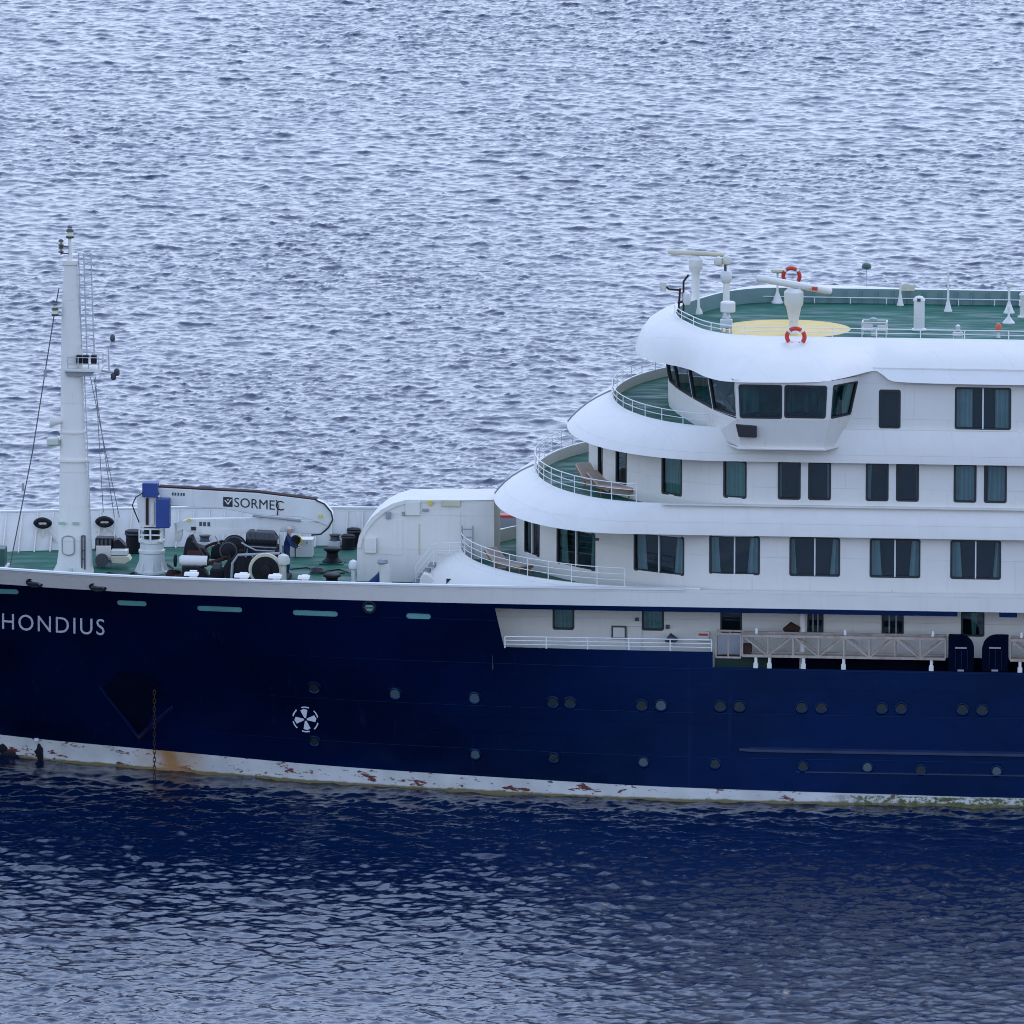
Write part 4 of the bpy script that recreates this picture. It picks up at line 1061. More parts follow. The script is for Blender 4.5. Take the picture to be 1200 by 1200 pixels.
def bitt(px, py, r, h, label):
    p = base_on(px, py); o = gear('mooring_bitt', p, label, 'bollard', 'tall black mooring bitts')
    MB().lathe(p, [(r * 1.25, 0), (r * 1.25, .05), (r, .06), (r, h * .8), (r * 1.12, h * .82), (r * 1.12, h), (r * .9, h + .03)], 22).build('post', 'black_gear', o)
    MB().lathe(p, [(r * 1.14, h * .84), (r * 1.16, h * .86), (r * 1.16, h * .9), (r * 1.14, h * .92)], 22).build('rim', 'dark_grey', o)
    return o
bitt(408, 643.5, .22, .50, 'shorter black bitt of the pair beside the curved white house')
bitt(414.5, 640, .22, .62, 'taller black bitt of the pair beside the curved white house')
bitt(157.5, 647.5, .30, .78, 'thick black bitt against the ribbed bulwark between mast and crane')
# small white chocks on the far side
def pedestal_chock(px, py, label):
    p = base_on(px, py); o = gear('deck_roller', p, label, 'roller', 'small deck rollers by the ribbed bulwark')
    MB().box(p + Vector((0, 0, .10)), (.42, .4, .2)).build('seat', 'white_gear', o, smooth=False, bevel=.02)
    MB().lathe(p + Vector((0, 0, .2)), [(.20, 0), (.16, .06), (.16, .16), (.22, .22)], 16).build('roller', 'dark_grey', o)
pedestal_chock(392.5, 640, 'grey roller on white seat by the ribbed bulwark behind the bollard')
pedestal_chock(240, 641, 'grey roller on white seat by the ribbed bulwark under the crane boom')
# chocks against the far bulwark: dark oval eye with three white struts
def far_chock(px, py):
    p = at(px, py, 0)
    x = X0(px, 15.5); yb = YC + hb(x, 6.9) - .35; c = at(px, py, yb)
    o = MB().torus(c, 1, .10, (0, 1, .15), 26, 8, sx=.24, sz=.12).build('mooring_chock', 'black_gear', ship)
    MB().lathe(c, [(.20, -.03), (.20, .03)], 20, (0, 1, .1)).build('eye', 'white', o)
    for dx, dz in ((-.55, -.62), (0, -.70), (.60, -.62)):
        MB().bar(c + Vector((dx * .3, .05, -.10)), Vector((c.x + dx, c.y + .1, Z_FORE)), .075).build('strut', 'white', o)
far_chock(50, 613); far_chock(122.5, 611.5)

# windlass
YW = 7.4
wz = lambda px, py, y=YW: at(px, py, y)
wl = gear('mooring_winch', Vector((wz(300, 670).x, YW, Z_FORE)), 'big black mooring winch with cream flanged drum on the foredeck', 'winch')
c = at(311, 668, YW - .6)
MB().lathe(c, [(.58, 0), (.60, .03), (.60, .09), (.50, .10)], 32, (0, 1, 0)).build('drum_flange', 'cream', wl)
MB().lathe(c, [(.48, -.05), (.48, .02), (.22, .01), (.20, -.14), (.05, -.16)], 30, (0, 1, 0)).build('brake_drum', 'black_gear', wl)
MB().lathe(c, [(.34, .1), (.34, 1.1), (.60, 1.12), (.60, 1.2)], 28, (0, 1, 0)).build('drum', 'black_gear', wl)
for yy in (YW - .35, YW + .55):
    MB().prism([(at(263, 684, yy).x, yy, Z_FORE), (at(335, 684, yy).x, yy, Z_FORE), at(333, 656, yy), at(328, 650, yy), at(282, 650, yy), at(273, 656, yy)], (0, .08, 0)).build('side_plate', 'black_gear', wl, smooth=False, bevel=.02)
MB().tube([at(271, 684, YW - .4), at(272.5, 660, YW - .4), at(279, 650.5, YW - .4), at(328, 648.5, YW - .4)], .05, 8).build('frame_edge', 'mid_grey', wl)
hz_ = MB(); p = at(307, 633, YW + 1.3)
hz_.lathe(p + Vector((-.55, 0, 0)), [(.22, 0), (.30, .06), (.30, 1.0), (.22, 1.08)], 20, (1, 0, 0)).build('hydraulic_motor', 'black_gear', wl)
bprism([(290, 638), (325, 640), (325, 655), (290, 655)], YW + .9, .6, 'black_gear', 'gear_case', wl, .04)
MB().bar(at(288, 640, YW + .85), at(324, 642, YW + .85), .03).build('name_plate', 'mid_grey', wl)
bprism([(288, 625), (292, 622.5), (320, 624), (325, 631), (325, 634), (289, 632)], YW + 1.0, .5, 'dark_grey', 'motor_cover', wl, .03)
MB().box((wz(298, 670).x, YW + .4, Z_FORE + .08), (2.3, 2.6, .16)).build('bed_frame', 'black_gear', wl, smooth=False)
# second winch, further forward
w2 = gear('anchor_windlass', Vector((at(225, 660, 9).x, 8.6, Z_FORE)), 'dark anchor windlass with white cylinder drum beside the crane pedestal', 'winch')
p = at(210, 657, 8.2); q = at(243, 658, 8.2)
MB().tubes([(p, .14), (p + (q - p) * .08, .20), (q, .20)], 18).build('drum', 'white', w2)
MB().lathe(p + Vector((-.08, 0, 0)), [(.08, 0), (.22, .02), (.22, .08), (.10, .12)], 16, (-1, 0, 0)).build('drum_end', 'black_gear', w2)
bprism([(214, 655), (216, 640), (219, 631), (224, 629), (229, 640), (238, 643), (243, 652), (244, 658), (214, 658)], 8.6, .7, 'black_gear', 'gear_case', w2, .03)
bprism([(213, 664), (232, 664), (240, 670), (246, 682), (214, 682)], 7.8, .6, 'black_gear', 'chain_stopper', w2, .03)
MB().box((w2.location.x, 8.5, Z_FORE + .07), (1.1, 1.6, .14)).build('bed_frame', 'rust_gear', w2, smooth=False)
MB().tube([at(236, 664, 8.1), at(248, 659, 8.1), at(262, 655, 8.0), at(272, 648, 8.2), at(285, 645, 8.3)], .07, 8).build('chain_run', 'rust_gear', w2)
MB().tube([at(238, 642, 9.4), at(250, 637, 9.4), at(262, 634, 9.4)], .05, 8).build('hose_run', 'rust_gear', w2)
# small winch right behind the mast
w3 = gear('capstan_winch', Vector((at(118, 650, 11).x, 11.2, Z_FORE)), 'small black winch with grey drum beside the mast foot', 'winch')
pbox(111.5, 132, 631, 645.5, 11.2, .6, 'black_gear', 'motor_housing', w3, .03)
for i in range(4): pbox(113 + i * 4.8, 116 + i * 4.8, 632.5, 644, 11.16, .06, 'dark_grey', 'rib', w3, 0)
bprism([(132, 634), (139, 632), (147, 640), (147, 646), (132, 646)], 11.0, .5, 'black_gear', 'gear_case', w3, .02)
p = at(120.5, 655, 10.6); MB().lathe(p, [(.24, -.3), (.24, -.24), (.13, -.2), (.13, .2), (.24, .24), (.24, .3)], 18, (0, 1, 0)).build('drum', 'dark_grey', w3)
MB().bar(at(113, 648, 10.6), at(130, 648, 10.6), .09, .5).build('cross_beam', 'white', w3)
pbox(130, 149, 645.5, 650.5, 10.5, .5, 'white_gear', 'drip_tray', w3, .01)
bprism([(129, 652), (150, 652), (153, 657), (146, 661), (131, 660)], 10.4, .6, 'cream', 'rope_guard', w3, .02)
for px in (113, 129): pbox(px - 1.2, px + 1.2, 648, 664, 10.6, .12, 'mid_grey', 'leg', w3, 0)
# locker and mushroom vents
p = base_on(353, 653)
lk = gear('deck_locker', p, 'white square deck locker on the green foredeck behind the winch', 'locker')
MB().box(p + Vector((0, .3, .30)), (.78, .62, .60)).build('body', 'white_gear', lk, smooth=False, bevel=.02)
MB().box(p + Vector((0, .3, .62)), (.82, .66, .05)).build('lid', 'white', lk, smooth=False, bevel=.015)
for dx in (-.2, .2): MB().box(p + Vector((dx, -.02, .52)), (.05, .03, .10)).build('latch', 'mid_grey', lk, smooth=False)
p = base_on(347, 653); c = at(346, 633, p.y - .1)
fl = gear('floodlight', Vector((c.x, c.y, Z_FORE)), 'black floodlight with yellow rim on a thin stand beside the white locker', 'light')
MB().lathe(c, [(.12, .12), (.18, .05), (.19, -.06), (.16, -.10)], 18, (-.4, 1, 0)).build('lamp_head', 'black_gear', fl)
MB().torus(c + Vector((.06, -.08, 0)), .17, .025, (-.4, 1, 0), 18, 6, -1.2, 1.2).build('rim', 'yellow', fl)
MB().cyl((c.x, c.y, Z_FORE), c, .025, n=8).build('stand', 'dark_grey', fl)
def vent(px, py, r, h, label, mat='off_white', z=Z_FORE):
    p = atz(px, py, z); o = gear('mushroom_vent', p, label, 'vent', 'mushroom vents on the foredeck')
    MB().lathe(p, [(r * 1.6, 0), (r * 1.6, .06), (r, .08), (r, h * .7)], 16).build('pipe', mat, o)
    MB().lathe(p, [(r, h * .68), (r * 2.1, h * .70), (r * 2.2, h * .82), (r * 1.6, h * .95), (r * .5, h)], 18).build('cap', mat, o)
    return o
vent(332, 688, .11, 1.18, 'beige mushroom vent on a pipe beside the big winch drum')
vent(414, 689, .08, 1.0, 'thin white pipe vent with brown top by the curved house', 'white_gear')
# tall white pipe behind
p = base_on(328.5, 676); o = gear('stand_pipe', p, 'slim white stand pipe rising behind the big winch', 'pipe')
MB().cyl(p, p + Vector((0, 0, 1.55)), .06, n=10).build('pipe', 'white_gear', o); MB().lathe(p, [(.14, 0), (.14, .05), (.07, .06)], 12).build('flange', 'white_gear', o)
# cowl and tarpaulin beside the house front
p = base_on(452, 692); o = gear('cowl_vent', p, 'white bent cowl vent in front of the curved house', 'vent')
MB().tubes([(p, .22), (p + Vector((0, 0, .5)), .22), (p + Vector((-.03, -.02, .8)), .20), (p + Vector((-.1, -.10, 1.0)), .17)], 16).build('pipe', 'white', o)
MB().lathe(p + Vector((-.1, -.10, .98)), [(.18, 0), (.20, .03), (.16, .14), (.06, .18)], 16).build('cap', 'mid_grey', o)
p = base_on(440, 691); o = gear('covered_reel', p, 'dark blue canvas covered reel at the foot of the curved house', 'reel')
MB().tubes([(p + Vector((-.25, 0, .02)), .20), (p + Vector((.0, 0, .22)), .22), (p + Vector((.18, .05, .50)), .14), (p + Vector((.22, .06, .72)), .04)], 12).build('canvas_cover', 'cloth_blue', o)
MB().cyl(p + Vector((.2, .05, .6)), p + Vector((.2, .05, .95)), .02, n=6).build('handle', 'wood', o)
p = base_on(500, 692); o = gear('curved_chute', p, 'white curved chute with dark slot beside the terrace front', 'chute')
MB().prism([at(491, 690, 6.4), at(492, 678, 6.4), at(496, 672, 6.4), at(502, 674, 6.4), at(512, 681, 6.4), at(522, 686, 6.4), at(522, 690, 6.4)], (0, .5, 0)).build('shell', 'white', o, bevel=.03)
pbox(523, 537, 678.5, 684.5, 5.2, .05, 'seal_dark', 'slot', o, 0)
# little white brackets along the near bulwark top
for px, w in ((223, 17), (283, 18), (322, 16), (356, 14)):
    x = X0(px, .6); yb = hull_y(x, Z_TOP) + .22
    MB().prism([(x - w * S / 2, yb, Z_TOP + .06), (x - w * S / 2, yb + .4, Z_TOP + .06), (x - w * S / 2 , yb + .35, Z_TOP + .17), (x - w * S / 2, yb + .1, Z_TOP + .15)], (w * S, 0, 0)).build('roller_guard', 'white', ship, smooth=False, bevel=.03)
    MB().box((x, YC - hb(x, Z_FORE) + .32, Z_TOP - .55), (w * S * .5, .2, 1.36)).build('guard_post', 'white', ship, smooth=False)
# forward dark box at the frame edge
p = base_on(2, 664); o = gear('hatch_box', p, 'dark green hatch box beside the forestay foot', 'hatch')
MB().box(p + Vector((-.25, 0, .35)), (.8, .8, .70)).build('body', 'cap_green', o, smooth=False, bevel=.03); MB().box(p + Vector((-.25, 0, .03)), (1.0, 1.0, .06)).build('coaming', 'white_gear', o, smooth=False)

# anchor chain
p = on_hull(182, 810, .25); chx, chy = p.x, p.y - .05
chain = gear('anchor_chain', Vector((chx, chy, -.4)), 'rusty anchor chain hanging from the bow pocket into the sea', 'chain')
lm = [MB().torus((0, 0, 0), .068, .018, ax, 16, 6, sx=1.0 if k else .62 * 0 + 1, sz=1).mesh('link', 'rust_gear') for k, ax in enumerate(((0, 1, 0), (1, 0, 0)))]
z = p.z; k = 0
while z > -.4:
    l_ = inst('link', lm[k % 2], chain, (chx, chy, z)); l_.scale = (.68, .68, 1.35); z -= .148; k += 1

# ------------------------------------------------------------------ a crew member standing behind the winch
def skin_mesh(name, joints, edges, mat, parent, sub=2):
    me = bpy.data.meshes.new(name); me.from_pydata([j[0] for j in joints], edges, [])
    me.materials.append(M[mat]); o = bpy.data.objects.new(name, me); col.objects.link(o); o.parent = parent
    sm = o.modifiers.new('skin', 'SKIN'); sm.use_smooth_shade = True
    for i, (_, r_) in enumerate(joints):
        sv = me.skin_vertices[0].data[i]; sv.radius = (r_, r_) if not isinstance(r_, tuple) else r_; sv.use_root = (i == 0)
    ss = o.modifiers.new('sub', 'SUBSURF'); ss.levels = sub; ss.render_levels = sub
    return o
pb = base_on(336, 675)
person = thing('person', pb, 'person in dark blue overalls and white helmet leaning beside the winch', 'person')
J = [((0, 0, .92), (.15, .12)), ((.0, 0, 1.12), (.14, .11)), ((.03, 0, 1.36), (.17, .12)), ((.06, 0, 1.47), (.07, .07)), ((.08, 0, 1.55), (.055, .055)), ((.09, 0, 1.64), (.085, .09)), ((.10, 0, 1.73), (.07, .075)),
     ((.05, -.19, 1.40), .065), ((.16, -.24, 1.16), .05), ((.34, -.20, 1.06), .04), ((.41, -.19, 1.05), .035),
     ((.05, .19, 1.40), .065), ((.15, .24, 1.15), .05), ((.33, .18, 1.05), .04), ((.40, .16, 1.04), .035),
     ((.0, -.10, .84), .10), ((.02, -.11, .47), .075), ((-.02, -.11, .09), .055), ((.12, -.12, .045), .045),
     ((.0, .10, .84), .10), ((.05, .12, .47), .075), ((.02, .12, .09), .055), ((.16, .13, .045), .045)]
E = [(0, 1), (1, 2), (2, 3), (3, 4), (4, 5), (5, 6), (2, 7), (7, 8), (8, 9), (9, 10), (2, 11), (11, 12), (12, 13), (13, 14), (0, 15), (15, 16), (16, 17), (17, 18), (0, 19), (19, 20), (20, 21), (21, 22)]
skin_mesh('body', J, E, 'cloth_blue', person)
hd = MB().lathe(pb + Vector((.10, 0, 1.52)), [(.05, -.06), (.06, 0), (.085, .05), (.10, .12), (.10, .18), (.07, .25)], 14).build('head', 'skin', person)
MB().lathe(pb + Vector((.20, 0, 1.625)), [(.012, -.02), (.022, 0), (.004, .03)], 8, (1, 0, -.2)).build('nose', 'skin', hd)
MB().lathe(pb + Vector((.10, 0, 1.68)), [(.15, 0), (.15, .012), (.118, .02), (.115, .07), (.08, .12), (.02, .14)], 18).build('helmet', 'helmet', person)
for s_, hx in ((-1, .42), (1, .41)):
    hp_ = pb + Vector((hx, s_ * .18, 1.045)); mb = MB()
    mb.tubes([(hp_ - Vector((.03, 0, 0)), .028), (hp_ + Vector((.05, 0, -.01)), .036), (hp_ + Vector((.08, 0, -.015)), .030)], 8)
    for k in range(4): q = hp_ + Vector((.075, -.03 + k * .02, -.012)); mb.tubes([(q, .011), (q + Vector((.035, 0, -.015)), .010), (q + Vector((.05, 0, -.045)), .008)], 6)
    q = hp_ + Vector((.03, -s_ * .035, 0)); mb.tubes([(q, .012), (q + Vector((.04, -s_ * .015, -.015)), .010), (q + Vector((.06, -s_ * .012, -.03)), .008)], 6)
    mb.build('hand', 'skin', person)

# ------------------------------------------------------------------ roof gear
ZR = Z_ROOF
c = atz(920, 385.5, ZR); rr_ = 2.29
MB().add([(c.x + rr_ * math.cos(2 * math.pi * i / 64), c.y + rr_ * math.sin(2 * math.pi * i / 64), ZR + .005) for i in range(64)], [tuple(range(64))]).build('winching_circle', 'circle_yellow', ship, smooth=False)
def scanner(name, px, py_base, py_top, bx0, by0, bx1, by1, prof, label, bar_mat, bar_h, dy=0):
    p = atz(px, py_base, ZR); y = p.y; o = gear(name, p, label, 'radar', 'radar scanners on the roof deck')
    t = at(px, py_top, y)
    H = t.z - ZR
    MB().lathe(p, [(r_, f * H) for r_, f in prof], 20).build('pedestal', 'white', o)
    a = at(bx0, by0, y - dy); b_ = at(bx1, by1, y + dy); d = b_ - a
    MB().tubes([(a, bar_h * .35), (a + d * .03, bar_h * .5), (a + d * .97, bar_h * .5), (b_, bar_h * .35)], 12).build('scanner_bar', bar_mat, o)
    return o, p, t
scanner('radar_scanner', 815, 367.5, 300, 782.5, 295.3, 848.5, 298.5, [(.26, 0), (.24, .05), (.15, .12), (.14, .62), (.15, .72), (.24, .78), (.24, .94), (.12, 1.0)], 'radar with level cream bar on a slim white post at the roof front', 'cream', .17)
o, p, t = scanner('radar_scanner', 930, 391, 338, 886, 325.5, 974.5, 341.5, [(.20, 0), (.16, .06), (.17, .30), (.26, .58), (.33, .66), (.34, .92), (.22, 1.0)], 'big radar with slanted white bar beside the yellow deck circle', 'white', .25, .35)
a = at(955, 337.8, p.y); MB().box(a + Vector((0, -.10, 0)), (.20, .10, .12)).build('red_marking', 'ring_red', o, smooth=False)
# second post with domes
p = atz(851, 372, ZR); o = gear('antenna_post', p, 'white antenna post carrying small domes behind the drum antenna', 'antenna'); y = p.y
MB().lathe(p, [(.16, 0), (.14, .05), (.12, .1), (.12, at(851, 322, y).z - ZR)], 14).build('post', 'white', o)
q = at(851, 328, y); MB().lathe(q, [(.14, -.1), (.20, 0), (.20, .25), (.15, .32)], 16).build('junction_drum', 'white_gear', o)
for px, py in ((842, 306), (852, 305)): q = at(px, py, y); MB().lathe(q - Vector((0, 0, .16)), [(.08, 0), (.15, .05), (.17, .16), (.13, .28), (.04, .33)], 14).build('dome', 'off_white', o)
MB().bar(at(842, 312, y), at(853, 311, y), .06).build('arm', 'white', o); MB().cyl(at(850, 328, y), at(850, 308, y), .05, n=8).build('neck', 'dark_grey', o)
p = atz(852, 392, ZR); o = gear('drum_antenna', p, 'white drum satellite antenna on a short stand at the roof edge', 'antenna'); y = p.y
q = at(853, 366, y)
MB().lathe(q, [(.22, 0), (.26, .03), (.26, .34), (.22, .38)], 20).build('drum', 'white', o)
MB().cyl(p, q, .06, n=10).build('stand', 'white_gear', o); MB().box(at(851, 379, y), (.42, .3, .30)).build('control_box', 'white_gear', o, smooth=False, bevel=.03)
for dx in (-.16, .16): MB().cyl(p + Vector((dx, 0, 0)), at(851, 376, y) + Vector((dx, 0, 0)), .03, n=8).build('leg', 'white_gear', o)
# search light frame at the very front
p = atz(798, 372, ZR + .5); o = gear('searchlight', p, 'rusty framed searchlight on the rounded roof front', 'searchlight'); y = p.y
mb = MB()
for a_, b_ in (((795, 366), (797, 338)), ((801, 366), (801, 330)), ((797, 340), (784, 339)), ((784, 339), (777, 333)), ((801, 330), (807, 322)), ((794, 355), (806, 352))): mb.cyl(at(*a_, y), at(*b_, y), .035, n=8)
mb.build('frame', 'rust_gear', o)
MB().lathe(at(777, 337, y), [(.10, -.12), (.12, 0), (.12, .18), (.08, .22)], 14).build('lamp', 'off_white', o)
MB().lathe(at(805, 352, y), [(.10, -.15), (.14, -.05), (.14, .25), (.08, .3)], 14).build('lamp', 'white_gear', o); MB().cyl(p - Vector((0, 0, .35)), p + Vector((0, 0, .2)), .05, n=8).build('foot', 'rust_gear', o)
# slender cone-footed antennas
def cone_antenna(px, pyb, pyt, label, r=.18, cap=None, head=.03):
    p = atz(px, pyb, ZR); o = gear('cone_antenna', p, label, 'antenna', 'cone footed antennas on the roof deck'); H = at(px, pyt, p.y).z - ZR
    MB().lathe(p, [(r, 0), (r, .04), (r * .8, .08), (.04, .42 if H > .6 else H * .5), (.035, H)], 16).build('stem', 'white', o)
    MB().lathe(p, [(head, H - .02), (head * 1.4, H + .03), (head * 1.4, H + .1), (head * .5, H + .14)], 14).build('tip', cap or 'white', o)
cone_antenna(911, 355, 319, 'cone footed antenna with a wide cream cap behind the big radar', .22, 'cream', .17)
cone_antenna(1055, 358, 333, 'plain short antenna on a cone foot beside the cream sign', .13)
cone_antenna(1111, 365, 321, 'tall thin antenna on a cone foot aft of the white vent', .15)
cone_antenna(1182.5, 367, 336, 'cone footed antenna with knobbed tip beside its twin', .20, None, .07)
cone_antenna(1182, 379, 362, 'low cone footed antenna standing next to its knobbed twin', .22, None, .03)
p = atz(1077, 387, ZR); o = gear('roof_vent', p, 'white upright cylinder vent with domed top on the roof deck', 'vent')
H = at(1077, 350, p.y).z - ZR
MB().lathe(p, [(.26, 0), (.26, .05), (.19, .08), (.19, H - .1), (.21, H - .08), (.20, H), (.12, H + .08), (.04, H + .1)], 24).build('pipe', 'white', o); MB().box(p + Vector((0, -.19, H - .02)), (.12, .06, .10)).build('lamp', 'dark_grey', o, smooth=False)
p = atz(1170, 396, ZR); o = gear('beacon', p, 'small red beacon with white foot at the roof edge', 'beacon')
MB().lathe(p, [(.08, 0), (.08, .03), (.05, .05), (.06, .22)], 12).build('foot', 'white_gear', o); MB().lathe(p, [(.07, .22), (.10, .25), (.10, .44), (.06, .5)], 14).build('lens', 'beacon_red', o)
p = atz(1025, 394, ZR); o = gear('panel_frame', p, 'white equipment rack with flat panels on the roof deck', 'rack')
mb = MB()
for dx in (-.42, .42):
    for dy in (-.3, .3): mb.cyl(p + Vector((dx, dy, 0)), p + Vector((dx, dy, .52)), .025, n=6)
for z_ in (.25, .52):
    for dy in (-.3, .3): mb.cyl(p + Vector((-.42, dy, z_)), p + Vector((.42, dy, z_)), .025, n=6)
for dx in (-.42, .42):
    for z_ in (.25, .52): mb.cyl(p + Vector((dx, -.3, z_)), p + Vector((dx, .3, z_)), .025, n=6)
mb.build('frame', 'white', o)
for dx, z_, w in ((-.22, .33, .32), (.25, .30, .3), (0, .12, .22)): MB().box(p + Vector((dx, -.1, z_)), (w, .06, .22)).build('panel', 'white', o, smooth=False, bevel=.01)
MB().lathe(p + Vector((-.05, 0, .5)), [(.08, 0), (.14, .03), (.14, .12), (.06, .16)], 14).build('sensor', 'mid_grey', o)
p = atz(1122.5, 397, ZR); o = gear('sensor_stand', p, 'small white sensor stand between the white vent and the red beacon', 'sensor')
mb = MB()
for dx in (-.15, .15): mb.cyl(p + Vector((dx, 0, 0)), p + Vector((dx * .6, 0, .3)), .03, n=6)
mb.bar(p + Vector((-.18, 0, .16)), p + Vector((.18, 0, .16)), .12); mb.build('stand', 'white', o)
MB().lathe(p + Vector((0, 0, .3)), [(.05, 0), (.08, .08), (.08, .16), (.02, .2)], 12).build('sensor_head', 'white', o)
p = atz(1016, 352, ZR); o = gear('whip_antenna', p, 'hair thin antenna with a dark green knob on the roof deck', 'antenna'); t = at(1015.5, 312, p.y)
MB().cyl(p, (t.x, t.y, t.z), .012, n=6).build('rod', 'mid_grey', o); MB().lathe(t - Vector((0, 0, .12)), [(.06, 0), (.16, .05), (.18, .12), (.14, .2), (.05, .24)], 14).build('knob', 'cap_green', o)
p = atz(1199, 372, ZR); o = gear('mast_stub', p, 'white stub mast on the after part of the roof deck', 'mast')
MB().lathe(p, [(.2, 0), (.2, .05), (.12, .08), (.12, .75), (.15, .8), (.08, .9)], 14).build('post', 'white', o); MB().box(p + Vector((0, 0, .5)), (.3, .2, .2)).build('box', 'white_gear', o, smooth=False, bevel=.02)
pbx = at(1064, 337.5, 14.4); MB().box(pbx, (.48, .03, .20)).build('bulwark_sign', 'cream', ship, smooth=False)
# ribs on the far roof coaming
for x in np.arange(6.6, 30, .56): MB().box((x, 14.56, 15.64), (.04, .07, .46)).build('coaming_rib', 'bulwark_green', ship, smooth=False)
# life rings
def life_ring(px, py, y, r, axis, label):
    c = at(px, py, y); o = gear('life_ring', c - Vector((0, 0, r)), label, 'life ring', 'red life rings on the roof deck')
    for k in range(4):
        a0 = R(45 + 90 * k); MB().torus(c, r * .8, r * .2, axis, 10, 10, a0 + .13, a0 + R(90) - .13).build('red_section', 'ring_red', o)
        MB().torus(c, r * .8, r * .207, axis, 3, 10, a0 - .13, a0 + .13).build('white_band', 'white', o)
    MB().torus(c, r * .97, .012, axis, 28, 5).build('grab_line', 'off_white', o)
    MB().box(c + Vector((0, .12, -r * .8)), (r * 1.6, .10, .10)).build('holder', 'white', o, smooth=False, bevel=.02)
life_ring(927.5, 323.5, 14.3, .36, (0, 1, .1), 'red life ring hung on the green bulwark behind the big radar')
life_ring(932.5, 394.5, 1.45, .38, (0, 1, .25), 'red life ring on the white roof visor below the big radar')
c = at(934, 407, 1.35); MB().prism([(c.x - .38, c.y, c.z + .02), (c.x + .38, c.y, c.z - .03), (c.x + .36, c.y + .25, c.z + .10), (c.x - .36, c.y + .25, c.z + .12)], (0, 0, .06)).build('ring_shelf', 'white', ship, smooth=False)
# black floodlight on the wing
p = at(874, 505, -.98)
MB().prism([at(862, 497.5, -.95), at(886.5, 499.5, -.95), at(886.5, 513, -.95), at(865.5, 512, -.95)], (0, .28, 0)).build('wing_floodlight', 'mark_black', ship, smooth=False, bevel=.02)
# loungers on the terraces
def lounger(px, py, z, rz, label):
    p = atz(px, py, z); o = gear('sun_lounger', p, label, 'lounger', 'wooden sun loungers on the terraces'); q = Matrix.Rotation(rz, 3, 'Z')
    P = lambda x, y, z_: p + q @ Vector((x, y, z_))
    mb = MB()
    for yy in (-.28, .28): mb.bar(P(-.9, yy, .30), P(.5, yy, .30), .06); mb.bar(P(.5, yy, .30), P(1.0, yy, .72), .05)
    for xx in (-.88, .45): mb.bar(P(xx, -.29, .30), P(xx, .29, .30), .05)
    mb.build('frame', 'wood', o)
    MB().hexa([P(-.9, -.3, .34), P(.5, -.3, .34), P(.5, .3, .34), P(-.9, .3, .34), P(-.9, -.3, .41), P(.5, -.3, .41), P(.5, .3, .41), P(-.9, .3, .41)]).build('seat_cushion', 'lounger_cloth', o, smooth=False, bevel=.02)
    MB().hexa([P(.5, -.3, .34), P(1.0, -.3, .76), P(1.0, .3, .76), P(.5, .3, .34), P(.46, -.3, .41), P(.96, -.3, .83), P(.96, .3, .83), P(.46, .3, .41)]).build('back_cushion', 'lounger_cloth', o, smooth=False, bevel=.02)
    for xx in (-.8, .4):
        for yy in (-.26, .26): MB().bar(P(xx, yy, 0), P(xx, yy, .3), .05).build('leg', 'wood', o)
lounger(700, 574, Z_D5, 2.2, 'beige wooden lounger on the upper terrace beside the front windows')
lounger(720, 582, Z_D5, 2.6, 'beige wooden lounger tucked against the upper terrace wall')
lounger(597, 672, Z_D4, 2.4, 'beige wooden lounger on the lowest terrace behind the railing')
p = atz(590, 618, Z_D4); o = gear('deck_box', p, 'grey deck box with red lid behind the curved house', 'box')
MB().box(p + Vector((0, 0, .2)), (.9, .4, .4)).build('body', 'mid_grey', o, smooth=False, bevel=.02); MB().box(p + Vector((0, 0, .43)), (.95, .44, .08)).build('lid', 'ring_red', o, smooth=False)

